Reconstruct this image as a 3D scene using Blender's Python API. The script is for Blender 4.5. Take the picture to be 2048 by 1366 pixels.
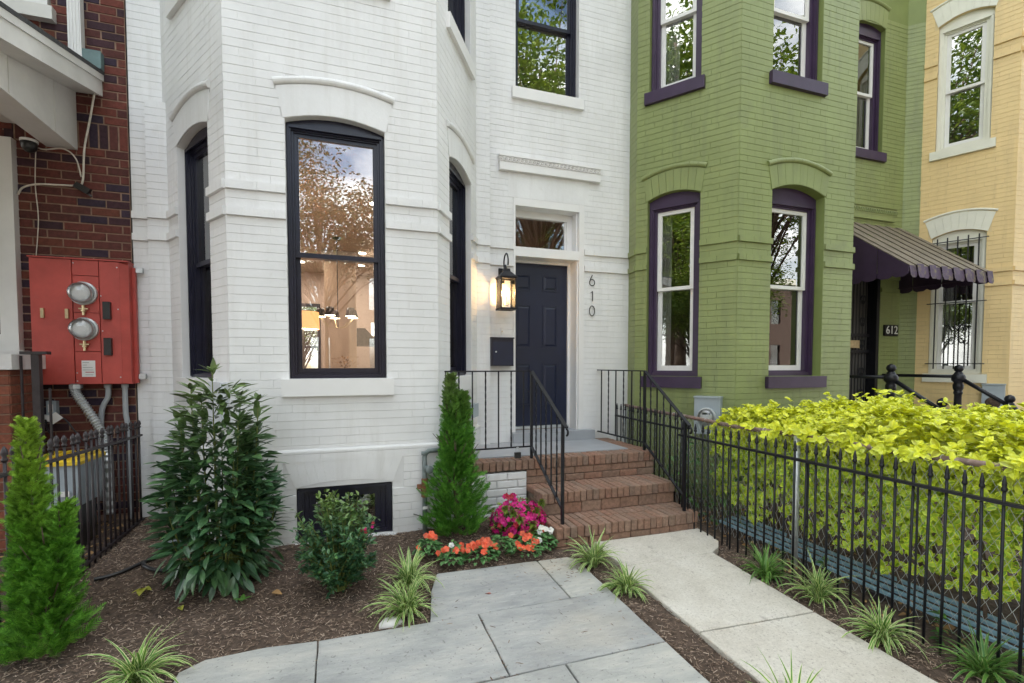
import bpy, math, random
from mathutils import Vector, Matrix
R = math.radians
for o in list(bpy.data.objects): bpy.data.objects.remove(o)
scene = bpy.context.scene
COL = scene.collection

# ------------------------------------------------------------------ camera
cd = bpy.data.cameras.new('camera'); cam = bpy.data.objects.new('camera', cd); COL.objects.link(cam)
cd.sensor_width = 36.0; cd.lens = 985.0 / 2048 * 36; cd.shift_y = 0.0413; cd.clip_start = .05; cd.clip_end = 2000
cam.location = (0, 0, 1.545); cam.rotation_euler = (R(90 - 2.3), 0, -R(19.25))
scene.camera = cam
# ------------------------------------------------------------------ sky, sun, exposure
SUN_AZ, SUN_EL = R(14), R(52)            # the sun stands behind the row of houses, the front gardens lie in open shade
w = bpy.data.worlds.new('World'); scene.world = w; w.use_nodes = True
wn = w.node_tree.nodes; wl = w.node_tree.links
sky = wn.new('ShaderNodeTexSky'); sky.sky_type = 'NISHITA'; sky.sun_disc = False
sky.sun_elevation = SUN_EL; sky.sun_rotation = SUN_AZ; sky.dust_density = 2.5; sky.air_density = 1.0; sky.ozone_density = 1.0
bg = wn['Background']; bg.inputs['Strength'].default_value = .15
# broken white cloud added over the clear sky to brighten and whiten its light
wtc = wn.new('ShaderNodeTexCoord'); wmp = wn.new('ShaderNodeMapping'); wmp.inputs['Scale'].default_value = (1, 1, 2.2); wl.new(wtc.outputs['Generated'], wmp.inputs[0])
wns = wn.new('ShaderNodeTexNoise'); wns.inputs['Scale'].default_value = 2.6; wns.inputs['Detail'].default_value = 7; wns.inputs['Roughness'].default_value = .58; wl.new(wmp.outputs[0], wns.inputs['Vector'])
wrp = wn.new('ShaderNodeValToRGB'); wrp.color_ramp.elements[0].position = .42; wrp.color_ramp.elements[1].position = .62; wl.new(wns.outputs[0], wrp.inputs[0])
wmx = wn.new('ShaderNodeMix'); wmx.data_type = 'RGBA'; wl.new(wrp.outputs[0], wmx.inputs[0]); wl.new(sky.outputs[0], wmx.inputs[6]); wmx.inputs[7].default_value = (11.0, 11.0, 11.2, 1)
wl.new(wmx.outputs[2], bg.inputs['Color'])
sd = bpy.data.lights.new('sun', 'SUN'); sun = bpy.data.objects.new('sun', sd); COL.objects.link(sun)
sd.energy = 4.6; sd.angle = R(.55); sd.color = (1, .95, .87)
sv = Vector((math.sin(SUN_AZ) * math.cos(SUN_EL), math.cos(SUN_AZ) * math.cos(SUN_EL), math.sin(SUN_EL)))
sun.rotation_euler = sv.to_track_quat('Z', 'Y').to_euler(); sun.location = (0, 30, 40)
scene.render.engine = 'CYCLES'
vs = scene.view_settings; vs.view_transform = 'Standard'; vs.look = 'None'; vs.gamma = 1; vs.exposure = 1.72
try:
    vs.use_white_balance = True; vs.white_balance_temperature = 6750; vs.white_balance_tint = 5
except Exception: pass
scene.cycles.max_bounces = 5; scene.cycles.transparent_max_bounces = 10
scene.cycles.diffuse_bounces = 3; scene.cycles.glossy_bounces = 3; scene.cycles.transmission_bounces = 3

# ------------------------------------------------------------------ helpers
rnd = random.Random(7)
U = rnd.uniform
def s2l(r, g, b):
    f = lambda c: (c / 255) / 12.92 if c / 255 <= .04045 else ((c / 255 + .055) / 1.055) ** 2.4
    return (f(r), f(g), f(b))
def V(*a): return Vector(a)
def wloc(o):
    v = V(0, 0, 0)
    while o is not None: v = v + o.location; o = o.parent
    return v
def tag(o, label=None, cat=None, group=None, kind=None):
    if label: o['label'] = label
    if cat: o['category'] = cat
    if group: o['group'] = group
    if kind: o['kind'] = kind
    return o
def thing(name, loc, label, cat, group=None):
    o = bpy.data.objects.new(name, None); o.empty_display_size = .1; COL.objects.link(o); o.location = loc
    return tag(o, label, cat, group)
def link(name, me, parent=None, loc=(0, 0, 0)):
    o = bpy.data.objects.new(name, me); COL.objects.link(o); o.parent = parent; o.location = loc
    return o
class MB:
    def __init__(s): s.v = []; s.f = []; s.e = None
    def add(s, pts, faces):
        n = len(s.v); s.v.extend(Vector(p) for p in pts); s.f.extend(tuple(n + i for i in f) for f in faces); return s
    def face(s, *p): return s.add(p, [tuple(range(len(p)))])
    def obox(s, o, a, b, c):
        o, a, b, c = map(Vector, (o, a, b, c))
        p = [o, o + a, o + a + b, o + b, o + c, o + a + c, o + a + b + c, o + b + c]
        fs = [(0, 3, 2, 1), (4, 5, 6, 7), (0, 1, 5, 4), (1, 2, 6, 5), (2, 3, 7, 6), (3, 0, 4, 7)]
        if a.cross(b).dot(c) < 0: fs = [f[::-1] for f in fs]
        return s.add(p, fs)
    def box(s, x0, x1, y0, y1, z0, z1): return s.obox((x0, y0, z0), (x1 - x0, 0, 0), (0, y1 - y0, 0), (0, 0, z1 - z0))
    def cbox(s, x0, x1, y0, y1, z0, z1, c=.01):       # box with chamfered top edges
        p = [(x0, y0, z0), (x1, y0, z0), (x1, y1, z0), (x0, y1, z0), (x0, y0, z1 - c), (x1, y0, z1 - c), (x1, y1, z1 - c), (x0, y1, z1 - c),
             (x0 + c, y0 + c, z1), (x1 - c, y0 + c, z1), (x1 - c, y1 - c, z1), (x0 + c, y1 - c, z1)]
        return s.add(p, [(0, 3, 2, 1), (0, 1, 5, 4), (1, 2, 6, 5), (2, 3, 7, 6), (3, 0, 4, 7), (4, 5, 9, 8), (5, 6, 10, 9), (6, 7, 11, 10), (7, 4, 8, 11), (8, 9, 10, 11)])
    def prism(s, poly, vec):
        poly = [Vector(p) for p in poly]; vec = Vector(vec); n = len(poly)
        nn = V(0, 0, 0)
        for i in range(n): nn += poly[i].cross(poly[(i + 1) % n])
        if nn.dot(vec) > 0: poly = poly[::-1]
        p = poly + [q + vec for q in poly]
        fs = [tuple(range(n)), tuple(range(2 * n - 1, n - 1, -1))] + [(i, i + n, (i + 1) % n + n, (i + 1) % n) for i in range(n)]
        return s.add(p, fs)
    def tube(s, pts, r, n=8, cap=True, phase=0, twist=0, sq=False):
        pts = [Vector(p) for p in pts]; k = len(pts); rs = r if isinstance(r, (list, tuple)) else [r] * k
        n0 = len(s.v); up = None
        for i, p in enumerate(pts):
            t = (pts[min(i + 1, k - 1)] - pts[max(i - 1, 0)])
            t = t.normalized() if t.length > 1e-9 else V(0, 0, 1)
            if up is None:
                up = V(1, 0, 0) if abs(t.x) < .8 else V(0, 1, 0)
            a = up - t * up.dot(t)
            if a.length < 1e-5: a = V(0, 1, 0) - t * t.y
            a.normalize(); up = a; b = t.cross(a)
            for j in range(n):
                an = 2 * math.pi * j / n + phase + twist * i
                s.v.append(p + (a * math.cos(an) + b * math.sin(an)) * rs[i])
        for i in range(k - 1):
            for j in range(n):
                s.f.append((n0 + i * n + j, n0 + i * n + (j + 1) % n, n0 + (i + 1) * n + (j + 1) % n, n0 + (i + 1) * n + j))
        if cap:
            s.f.append(tuple(n0 + j for j in range(n - 1, -1, -1))); s.f.append(tuple(n0 + (k - 1) * n + j for j in range(n)))
        return s
    def lathe(s, c, prof, n=16, axis=None):
        c = Vector(c); az = Vector(axis).normalized() if axis else V(0, 0, 1)
        ax = V(1, 0, 0) if abs(az.x) < .8 else V(0, 1, 0); ax = (ax - az * ax.dot(az)).normalized(); ay = az.cross(ax)
        n0 = len(s.v); k = len(prof)
        for r, z in prof:
            for j in range(n):
                an = 2 * math.pi * j / n; s.v.append(c + az * z + (ax * math.cos(an) + ay * math.sin(an)) * r)
        for i in range(k - 1):
            for j in range(n): s.f.append((n0 + i * n + j, n0 + i * n + (j + 1) % n, n0 + (i + 1) * n + (j + 1) % n, n0 + (i + 1) * n + j))
        s.f.append(tuple(n0 + j for j in range(n - 1, -1, -1))); s.f.append(tuple(n0 + (k - 1) * n + j for j in range(n)))
        return s
    def mesh(s, name, mat, off=V(0, 0, 0), smooth=False):
        me = bpy.data.meshes.new(name); me.from_pydata([tuple(v - off) for v in s.v], [], s.f)
        if mat: me.materials.append(M[mat] if isinstance(mat, str) else mat)
        if s.e is not None:
            at = me.attributes.new('edge', 'FLOAT', 'POINT'); at.data.foreach_set('value', s.e)
        if smooth: me.polygons.foreach_set('use_smooth', [True] * len(me.polygons))
        me.update(); return me
    def build(s, name, mat, parent=None, smooth=False, kind=None):
        if parent is None:
            c = sum(s.v, V(0, 0, 0)) / max(1, len(s.v)); c.z = min(v.z for v in s.v)
            o = link(name, s.mesh(name, mat, c, smooth), None, c)
        else: o = link(name, s.mesh(name, mat, wloc(parent), smooth), parent)
        if kind: o['kind'] = kind
        return o
def B(name, mat, parent, *bx):                       # one part made of plain boxes
    m = MB()
    for b in bx: m.box(*b)
    return m.build(name, mat, parent)
def project(p):
    d = Vector(p) - V(0, 0, 1.545); cy, sy, cp, sp = math.cos(R(19.25)), math.sin(R(19.25)), math.cos(R(-2.3)), math.sin(R(-2.3))
    fw = V(sy * cp, cy * cp, sp); rt = V(cy, -sy, 0); up = rt.cross(fw); z = d.dot(fw)
    if z < .2: return (-999, -999, z)
    return (1024 + 985 * d.dot(rt) / z, 767.6 - 985 * d.dot(up) / z, z)

# ------------------------------------------------------------------ materials
M = {}
def nodes(name):
    m = bpy.data.materials.new(name); m.use_nodes = True; M[name] = m
    n = m.node_tree.nodes; return m, n, m.node_tree.links, n['Principled BSDF']
def mixc(n, l, fac, a, b, mode='MIX'):
    x = n.new('ShaderNodeMix'); x.data_type = 'RGBA'; x.blend_type = mode
    for sk, v in ((x.inputs[0], fac), (x.inputs[6], a), (x.inputs[7], b)):
        if hasattr(v, 'is_output'): l.new(v, sk)
        elif isinstance(v, (int, float)): sk.default_value = v
        else: sk.default_value = (*v, 1)
    return x.outputs[2]
def noise(n, l, scale, detail=4, rough=.55, coord='Object', stretch=None):
    tc = n.new('ShaderNodeNewGeometry') if coord == 'World' else n.new('ShaderNodeTexCoord')
    src = tc.outputs['Position'] if coord == 'World' else tc.outputs[coord]
    if stretch:
        mp = n.new('ShaderNodeMapping'); mp.inputs['Scale'].default_value = stretch; l.new(src, mp.inputs[0]); src = mp.outputs[0]
    t = n.new('ShaderNodeTexNoise'); t.inputs['Scale'].default_value = scale; t.inputs['Detail'].default_value = detail; t.inputs['Roughness'].default_value = rough
    l.new(src, t.inputs['Vector']); return t.outputs[0]
def ramp(n, l, fac, stops, interp='LINEAR'):
    r = n.new('ShaderNodeValToRGB'); r.color_ramp.interpolation = interp
    while len(r.color_ramp.elements) < len(stops): r.color_ramp.elements.new(.5)
    for e, (p, c) in zip(r.color_ramp.elements, stops):
        e.position = p; e.color = (*c, 1) if len(c) == 3 else c
    l.new(fac, r.inputs[0]); return r.outputs[0]
def island(n, l):
    g = n.new('ShaderNodeNewGeometry'); o = n.new('ShaderNodeObjectInfo')
    a = n.new('ShaderNodeMath'); a.operation = 'ADD'; l.new(g.outputs['Random Per Island'], a.inputs[0]); l.new(o.outputs['Random'], a.inputs[1])
    f = n.new('ShaderNodeMath'); f.operation = 'FRACT'; l.new(a.outputs[0], f.inputs[0]); return f.outputs[0]
def bumpn(n, l, bsdf, h, strength=.3, dist=.01):
    b = n.new('ShaderNodeBump'); b.inputs['Strength'].default_value = strength; b.inputs['Distance'].default_value = dist
    l.new(h, b.inputs['Height']); l.new(b.outputs[0], bsdf.inputs['Normal'])
def simple(name, col, rough=.6, var=.12, scale=6, bump=.15, bscale=90, bdist=.002, metal=0, spec=.5, isl=0, dirt=None, coat=0, streak=None):
    m, n, l, b = nodes(name)
    f = noise(n, l, scale, 6, .6, 'World')
    c0 = tuple(max(0, c * (1 - var)) for c in col); c1 = tuple(min(1, c * (1 + var)) for c in col)
    c = ramp(n, l, f, [(.3, c0), (.7, c1)])
    if isl:
        i = island(n, l); c = mixc(n, l, 1.0, c, ramp(n, l, i, [(0, (1 - isl,) * 3), (1, (1 + isl * .0 + 0.0,) * 3)]), 'MULTIPLY')
    if dirt:
        d = noise(n, l, dirt[0], 8, .7, 'World'); k = ramp(n, l, d, [(dirt[1], (0, 0, 0)), (dirt[1] + .14, (1, 1, 1))])
        c = mixc(n, l, k, c, dirt[2])
    if streak:                                         # old drips and brush laps in the paint
        k = ramp(n, l, noise(n, l, 3.0, 7, .65, 'World', (3.2, 3.2, .28)), [(.50, (0, 0, 0)), (.70, (1, 1, 1))]); c = mixc(n, l, k, c, streak)
    l.new(c, b.inputs['Base Color']); b.inputs['Roughness'].default_value = rough; b.inputs['Metallic'].default_value = metal
    b.inputs['Specular IOR Level'].default_value = spec
    if coat: b.inputs['Coat Weight'].default_value = coat
    if bump: bumpn(n, l, b, noise(n, l, bscale, 4, .6, 'World'), bump, bdist)
    return m
def leafmat(name, c1, c2, edge=None, rough=.4, trans=.25, spec=.5, epow=.35, top=None):
    m, n, l, b = nodes(name)
    i = island(n, l); c = ramp(n, l, i, [(0, tuple(.7 * x for x in c1)), (.2, c1), (1, c2)])
    if top:                                            # new growth colour above a height (world z from, to)
        g = n.new('ShaderNodeNewGeometry'); sx = n.new('ShaderNodeSeparateXYZ'); l.new(g.outputs['Position'], sx.inputs[0])
        nz = noise(n, l, 9, 2, .5, 'World'); ad = n.new('ShaderNodeMath'); ad.operation = 'MULTIPLY_ADD'; ad.inputs[1].default_value = top[3]; l.new(nz, ad.inputs[0]); l.new(sx.outputs[2], ad.inputs[2])
        mr = n.new('ShaderNodeMapRange'); mr.inputs[1].default_value = top[0] + top[3] / 2; mr.inputs[2].default_value = top[1] + top[3] / 2; l.new(ad.outputs[0], mr.inputs[0])
        ic = ramp(n, l, i, [(0, tuple(.42 * x for x in top[2])), (.25, tuple(.78 * x for x in top[2])), (1, top[2])])
        c = mixc(n, l, mr.outputs[0], c, ic)
    if edge:
        a = n.new('ShaderNodeAttribute'); a.attribute_name = 'edge'
        e = ramp(n, l, a.outputs['Fac'], [(epow, (0, 0, 0)), (min(1, epow + .25), (1, 1, 1))]); c = mixc(n, l, e, c, edge)
    c = mixc(n, l, 1.0, c, ramp(n, l, noise(n, l, 16, 3, .6, 'World'), [(.32, (.70, .72, .74)), (.68, (1.22, 1.18, 1.05))]), 'MULTIPLY')
    l.new(c, b.inputs['Base Color']); b.inputs['Roughness'].default_value = rough; b.inputs['Specular IOR Level'].default_value = spec
    t = n.new('ShaderNodeBsdfTranslucent'); l.new(c, t.inputs[0]); x = n.new('ShaderNodeMixShader'); x.inputs[0].default_value = trans
    l.new(b.outputs[0], x.inputs[1]); l.new(t.outputs[0], x.inputs[2]); l.new(x.outputs[0], n['Material Output'].inputs[0]); return m
def brickmat(name, stops, rough=.85, bump=.5, spot=None):
    m, n, l, b = nodes(name)
    c = ramp(n, l, island(n, l), stops, 'CONSTANT')
    f = noise(n, l, 30, 8, .7, 'World'); c = mixc(n, l, 1.0, c, ramp(n, l, f, [(.3, (.62, .62, .62)), (.7, (1.25, 1.2, 1.18))]), 'MULTIPLY')
    if spot:
        k = ramp(n, l, noise(n, l, spot[0], 8, .75, 'World'), [(spot[1], (0, 0, 0)), (spot[1] + .08, (1, 1, 1))]); c = mixc(n, l, k, c, spot[2])
    l.new(c, b.inputs['Base Color']); b.inputs['Roughness'].default_value = rough; b.inputs['Specular IOR Level'].default_value = .3
    bumpn(n, l, b, noise(n, l, 140, 5, .65, 'World'), bump, .004); return m
def emit(name, col, strength):
    m, n, l, b = nodes(name); b.inputs['Base Color'].default_value = (*col, 1); b.inputs['Emission Color'].default_value = (*col, 1); b.inputs['Emission Strength'].default_value = strength
    return m
def glass(name, refl=.10, tint=(1, 1, 1), wav=.0):
    m, n, l, b = nodes(name); n.remove(b)
    t = n.new('ShaderNodeBsdfTransparent'); t.inputs[0].default_value = (*tint, 1)
    g = n.new('ShaderNodeBsdfGlossy'); g.inputs['Roughness'].default_value = .004
    fr = n.new('ShaderNodeFresnel'); fr.inputs[0].default_value = 1.5
    a = n.new('ShaderNodeMath'); a.operation = 'MULTIPLY_ADD'; a.inputs[1].default_value = 1.6; a.inputs[2].default_value = refl; a.use_clamp = True; l.new(fr.outputs[0], a.inputs[0])
    x = n.new('ShaderNodeMixShader'); l.new(a.outputs[0], x.inputs[0]); l.new(t.outputs[0], x.inputs[1]); l.new(g.outputs[0], x.inputs[2])
    l.new(x.outputs[0], n['Material Output'].inputs[0])
    if wav:
        bm = n.new('ShaderNodeBump'); bm.inputs['Strength'].default_value = wav; bm.inputs['Distance'].default_value = .002
        l.new(noise(n, l, 4.0, 2, .5, 'World'), bm.inputs['Height']); l.new(bm.outputs[0], g.inputs['Normal'])
    return m

simple('white_paint', (.76, .757, .755), .5, .07, 2.2, .35, 28, .004, dirt=(3.4, .615, (.66, .645, .62)), streak=(.705, .697, .685))
simple('white_mortar', (.68, .675, .67), .6, .05, 3, .2, 60, .002)
simple('white_trim', (.78, .77, .76), .4, .03, 4, .08, 60, .001)
simple('green_paint', (.238, .28, .108), .42, .10, 2.5, .3, 35, .003, dirt=(1.6, .56, (.205, .235, .105)), streak=(.20, .232, .098))
simple('green_mortar', (.20, .245, .08), .6, .1, 3, .2, 60)
simple('purple_paint', (.044, .024, .060), .38, .18, 5, .2, 40)
simple('yellow_paint', (.76, .57, .285), .5, .06, 2.5, .25, 35, .003, dirt=(3.1, .60, (.62, .47, .25)), streak=(.69, .515, .26))
simple('yellow_mortar', (.68, .53, .29), .6, .08, 3, .2, 60)
simple('cream_paint', (.74, .73, .64), .45, .05, 5, .12, 50)
simple('navy_door', (.010, .015, .040), .32, .15, 4, .1, 40)
simple('navy_frame', (.012, .012, .026), .3, .25, 6, .1, 60)
simple('vinyl_white', (.75, .74, .72), .35, .04, 6, .05)
simple('black_iron', (.009, .009, .013), .42, .35, 20, .2, 160, .001, spec=.38)
simple('brown_iron', (.030, .022, .024), .45, .4, 25, .3, 160, .001)
simple('mortar_tan', (.27, .175, .125), .9, .25, 14, .6, 150, .004)
simple('mortar_step', (.22, .17, .13), .95, .3, 14, .7, 150, .005)
brickmat('red_brick', [(0, (.125, .040, .033)), (.15, (.050, .026, .034)), (.28, (.16, .048, .036)), (.42, (.095, .034, .030)), (.54, (.045, .030, .048)), (.66, (.14, .044, .035)), (.76, (.060, .028, .036)), (.86, (.115, .042, .036)), (.95, (.15, .052, .036))], spot=(55, .72, (.42, .38, .35)))
brickmat('orange_brick', [(0, (.23, .080, .050)), (.3, (.19, .068, .044)), (.6, (.26, .090, .056)), (.85, (.17, .064, .045))])
brickmat('step_brick', [(0, (.28, .175, .127)), (.18, (.255, .168, .125)), (.36, (.295, .182, .131)), (.5, (.265, .178, .134)), (.66, (.285, .165, .118)), (.8, (.245, .172, .131)), (.92, (.305, .205, .153))], spot=(22, .66, (.42, .37, .30)), bump=.8)
simple('grey_floor', (.34, .355, .38), .45, .08, 5, .15, 40)
simple('stone_white', (.72, .70, .68), .6, .08, 9, .4, 50)
simple('galv', (.56, .58, .59), .36, .2, 18, .15, 80, metal=.45)
simple('grey_pvc', (.36, .38, .40), .45, .1, 8, .05)
simple('box_pale', (.56, .58, .60), .45, .06, 5, .05)
simple('box_grey', (.36, .41, .45), .45, .08, 5, .05)
simple('gas_pipe', (.17, .20, .20), .55, .3, 20, .3, 90)
simple('rust', (.20, .085, .045), .9, .5, 30, .7, 90, .004)
simple('cabinet_red', (.47, .070, .055), .5, .22, 3, .12, 60, dirt=(4, .58, (.50, .105, .085)))
simple('black_plastic', (.015, .015, .016), .35, .3, 10, .1)
simple('brass', (.55, .45, .28), .35, .2, 20, .1, metal=.8)
simple('paper', (.78, .76, .74), .7, .03, 10, 0)
simple('ink', (.03, .03, .03), .7, .05, 10, 0); simple('ink_red', (.45, .05, .04), .7, .05, 10, 0); simple('ink_white', (.8, .8, .78), .6, .05, 10, 0)
simple('fascia', (.68, .66, .62), .5, .08, 4, .1, dirt=(9, .66, (.34, .33, .27)))
simple('shingle', (.05, .05, .05), .9, .4, 40, .6, 120)
simple('flashing', (.12, .19, .19), .5, .2, 10, .1)
simple('cable_white', (.66, .60, .52), .5, .2, 20, 0)
simple('yellow_plastic', (.75, .52, .03), .4, .1, 8, 0)
simple('soil', (.092, .063, .046), 1, .5, 25, 1, 40, .02)
simple('bark', (.11, .075, .055), .9, .4, 30, .8, 60, .01)
simple('stem_green', (.16, .19, .05), .6, .3, 20, .1)
simple('litter', (.28, .20, .12), .8, .4, 20, .2, isl=.5)
simple('blue_paint', (.25, .42, .53), .6, .12, 9, .3, dirt=(12, .68, (.22, .22, .2)))
simple('awning_top', (.17, .138, .098), .7, .2, 6, .3, 70, dirt=(8, .6, (.20, .19, .08)))
simple('awning_tab', (.085, .055, .10), .7, .3, 9, .3, 70, dirt=(11, .50, (.20, .17, .09)))
simple('far_brick', (.085, .055, .045), .9, .3, 8, .2)
simple('far_tan', (.16, .12, .09), .9, .3, 8, .2)
simple('rust_pipe', (.20, .135, .11), .7, .45, 16, .3, 90, dirt=(20, .55, (.33, .31, .28)))
simple('rear_wall', (.40, .36, .30), .8, .1, 5, .1)
simple('room_wall', (.55, .45, .39), .7, .03, 3, 0); simple('room_dark', (.10, .095, .09), .8, .1, 3, 0); simple('wood_floor', (.25, .16, .09), .4, .2, 8, .1)
simple('curtain', (.62, .62, .60), .9, .06, 8, .1); simple('blind', (.42, .44, .50), .7, .05, 8, 0)
simple('kitchen_panel', (.52, .40, .30), .5, .04, 5, 0); simple('dark_metal', (.03, .028, .026), .4, .2, 10, 0); simple('upholstery', (.10, .095, .08), .85, .3, 8, .3)
simple('asphalt', (.05, .05, .05), .9, .2, 30, .4); simple('sidewalk', (.34, .33, .31), .9, .12, 10, .3)
emit('bulb', (1, .72, .40), 9); emit('downlight', (1, .86, .70), 16); emit('shade_glow', (1, .45, .17), .5); emit('shade_bottom', (1, .85, .6), 5)
glass('glass', .16, wav=.035); glass('glass_old', .17, (.92, .93, .93), .12); glass('glass_clear', .02)
glass('glass_meter', .04, (.9, .92, .93))
leafmat('laurel', (.040, .105, .048), (.095, .20, .080), rough=.30, trans=.12, top=(.8, 1.5, (.15, .22, .07), .35))
leafmat('hedge', (.30, .52, .035), (.56, .72, .06), edge=(.72, .80, .08), rough=.38, trans=.22, epow=.50, top=(.74, 1.04, (.84, .86, .045), .25))
leafmat('arbor', (.085, .26, .025), (.19, .46, .05), rough=.6, trans=.2, top=(.6, 1.2, (.36, .56, .06), .3))
leafmat('arbor_dark', (.065, .22, .026), (.15, .38, .045), rough=.6, trans=.2, top=(1.0, 1.45, (.17, .26, .07), .3))
leafmat('shrub', (.045, .125, .065), (.11, .24, .09), rough=.34, trans=.15, top=(.42, .8, (.24, .34, .07), .35))
leafmat('liriope', (.09, .25, .035), (.16, .34, .05), edge=(.76, .80, .42), rough=.4, trans=.2, epow=.52)
leafmat('liriope_green', (.07, .20, .04), (.13, .30, .05), edge=(.40, .52, .18), rough=.4, trans=.2, epow=.70)
leafmat('impatiens', (.08, .22, .07), (.17, .34, .13), rough=.4, trans=.2); leafmat('azalea_leaf', (.10, .20, .03), (.30, .40, .06), rough=.4, trans=.25)
leafmat('weed', (.05, .15, .03), (.12, .27, .05), rough=.45, trans=.25)
leafmat('petal_pink', (.62, .008, .20), (.80, .03, .34), rough=.5, trans=.3); leafmat('petal_coral', (.85, .10, .035), (.90, .19, .09), rough=.5, trans=.3)
leafmat('petal_white', (.78, .78, .78), (.85, .85, .85), rough=.5, trans=.3); leafmat('petal_red', (.35, .01, .03), (.5, .02, .06), rough=.5, trans=.2)
leafmat('tree_leaf', (.07, .13, .015), (.20, .27, .03), rough=.5, trans=.35); leafmat('tree_leaf_dark', (.022, .045, .012), (.06, .09, .018), rough=.5, trans=.3)
leafmat('dead_leaf', (.30, .17, .07), (.48, .30, .14), rough=.8, trans=.1); leafmat('yellow_leaf', (.35, .38, .05), (.5, .48, .08), rough=.6, trans=.2)
def chipmat():
    m, n, l, b = nodes('mulch'); c = ramp(n, l, island(n, l), [(0, (.07, .048, .036)), (.3, (.155, .103, .073)), (.55, (.22, .155, .112)), (.8, (.31, .225, .165)), (.93, (.46, .36, .28))])
    l.new(c, b.inputs['Base Color']); b.inputs['Roughness'].default_value = .9
chipmat()
def stonemat():
    m, n, l, b = nodes('bluestone')
    c = ramp(n, l, noise(n, l, 1.5, 8, .66, 'World', (1, 2.2, 1)), [(.34, (.310, .314, .308)), (.5, (.395, .397, .382)), (.64, (.48, .468, .435))])
    i = island(n, l); c = mixc(n, l, 1.0, c, ramp(n, l, i, [(0, (.86, .87, .9)), (1, (1.08, 1.07, 1.03))]), 'MULTIPLY')
    c = mixc(n, l, 1.0, c, ramp(n, l, noise(n, l, 9, 8, .7, 'World', (1, 3.5, 1)), [(.35, (.92, .925, .93)), (.65, (1.10, 1.095, 1.085))]), 'MULTIPLY')
    k = ramp(n, l, noise(n, l, 3.4, 10, .74, 'World', (1, 6, 1)), [(.585, (0, 0, 0)), (.68, (.45, .45, .45))]); c = mixc(n, l, k, c, (.62, .61, .59))
    k = ramp(n, l, noise(n, l, .9, 3, .5, 'World'), [(.54, (0, 0, 0)), (.68, (.5, .5, .5))]); c = mixc(n, l, k, c, (.45, .395, .31))
    k = ramp(n, l, noise(n, l, 45, 3, .6, 'World'), [(.63, (0, 0, 0)), (.67, (.6, .6, .6))]); c = mixc(n, l, k, c, (.16, .155, .15))
    l.new(c, b.inputs['Base Color']); b.inputs['Roughness'].default_value = .62; bumpn(n, l, b, noise(n, l, 7, 10, .66, 'World', (1, 2.5, 1)), .7, .02)
    m, n, l, b = nodes('concrete')
    c = ramp(n, l, noise(n, l, 2.2, 9, .7, 'World'), [(.34, (.51, .475, .415)), (.5, (.60, .565, .50)), (.66, (.66, .63, .57))])
    c = mixc(n, l, 1.0, c, ramp(n, l, noise(n, l, 60, 6, .75, 'World'), [(.35, (.88, .87, .86)), (.65, (1.08, 1.08, 1.07))]), 'MULTIPLY')
    k = ramp(n, l, noise(n, l, 4.2, 10, .8, 'World', (2.0, 1, 1)), [(.575, (0, 0, 0)), (.66, (.7, .7, .7))]); c = mixc(n, l, k, c, (.25, .215, .18))
    k = ramp(n, l, noise(n, l, 75, 3, .6, 'World'), [(.60, (0, 0, 0)), (.65, (.6, .6, .6))]); c = mixc(n, l, k, c, (.27, .24, .20))
    l.new(c, b.inputs['Base Color']); b.inputs['Roughness'].default_value = .9; bumpn(n, l, b, noise(n, l, 90, 6, .75, 'World'), .7, .006)
stonemat()
# ------------------------------------------------------------------ masonry helpers
class Fr:                                            # a vertical wall plane: u runs along it, o is the distance out of it
    def __init__(s, p0, p1):
        s.p = V(p0[0], p0[1], 0); e = V(p1[0] - p0[0], p1[1] - p0[1], 0); s.L = e.length; s.d = e / s.L; s.n = V(s.d.y, -s.d.x, 0); s.a = math.atan2(s.d.y, s.d.x)
    def P(s, u, z, o=0): return s.p + s.d * u + s.n * o + V(0, 0, z)
def fbox(mb, fr, u0, u1, z0, z1, o0, o1): mb.obox(fr.P(u0, z0, o1), fr.d * (u1 - u0), fr.n * (o0 - o1), (0, 0, z1 - z0)); return mb
class Op:
    def __init__(s, u0, u1, z0, z1, rise=0): s.u0, s.u1, s.z0, s.z1, s.rise = u0, u1, z0, z1, rise; s.c = (u0 + u1) / 2; s.h = (u1 - u0) / 2
    def top(s, u): return s.z1 + s.rise * max(0, 1 - ((u - s.c) / s.h) ** 2)
    def span(s, z):
        if s.z0 <= z <= s.z1: return (s.u0, s.u1)
        if s.rise and s.z1 < z < s.z1 + s.rise:
            k = s.h * math.sqrt(1 - (z - s.z1) / s.rise); return (s.c - k, s.c + k)
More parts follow.
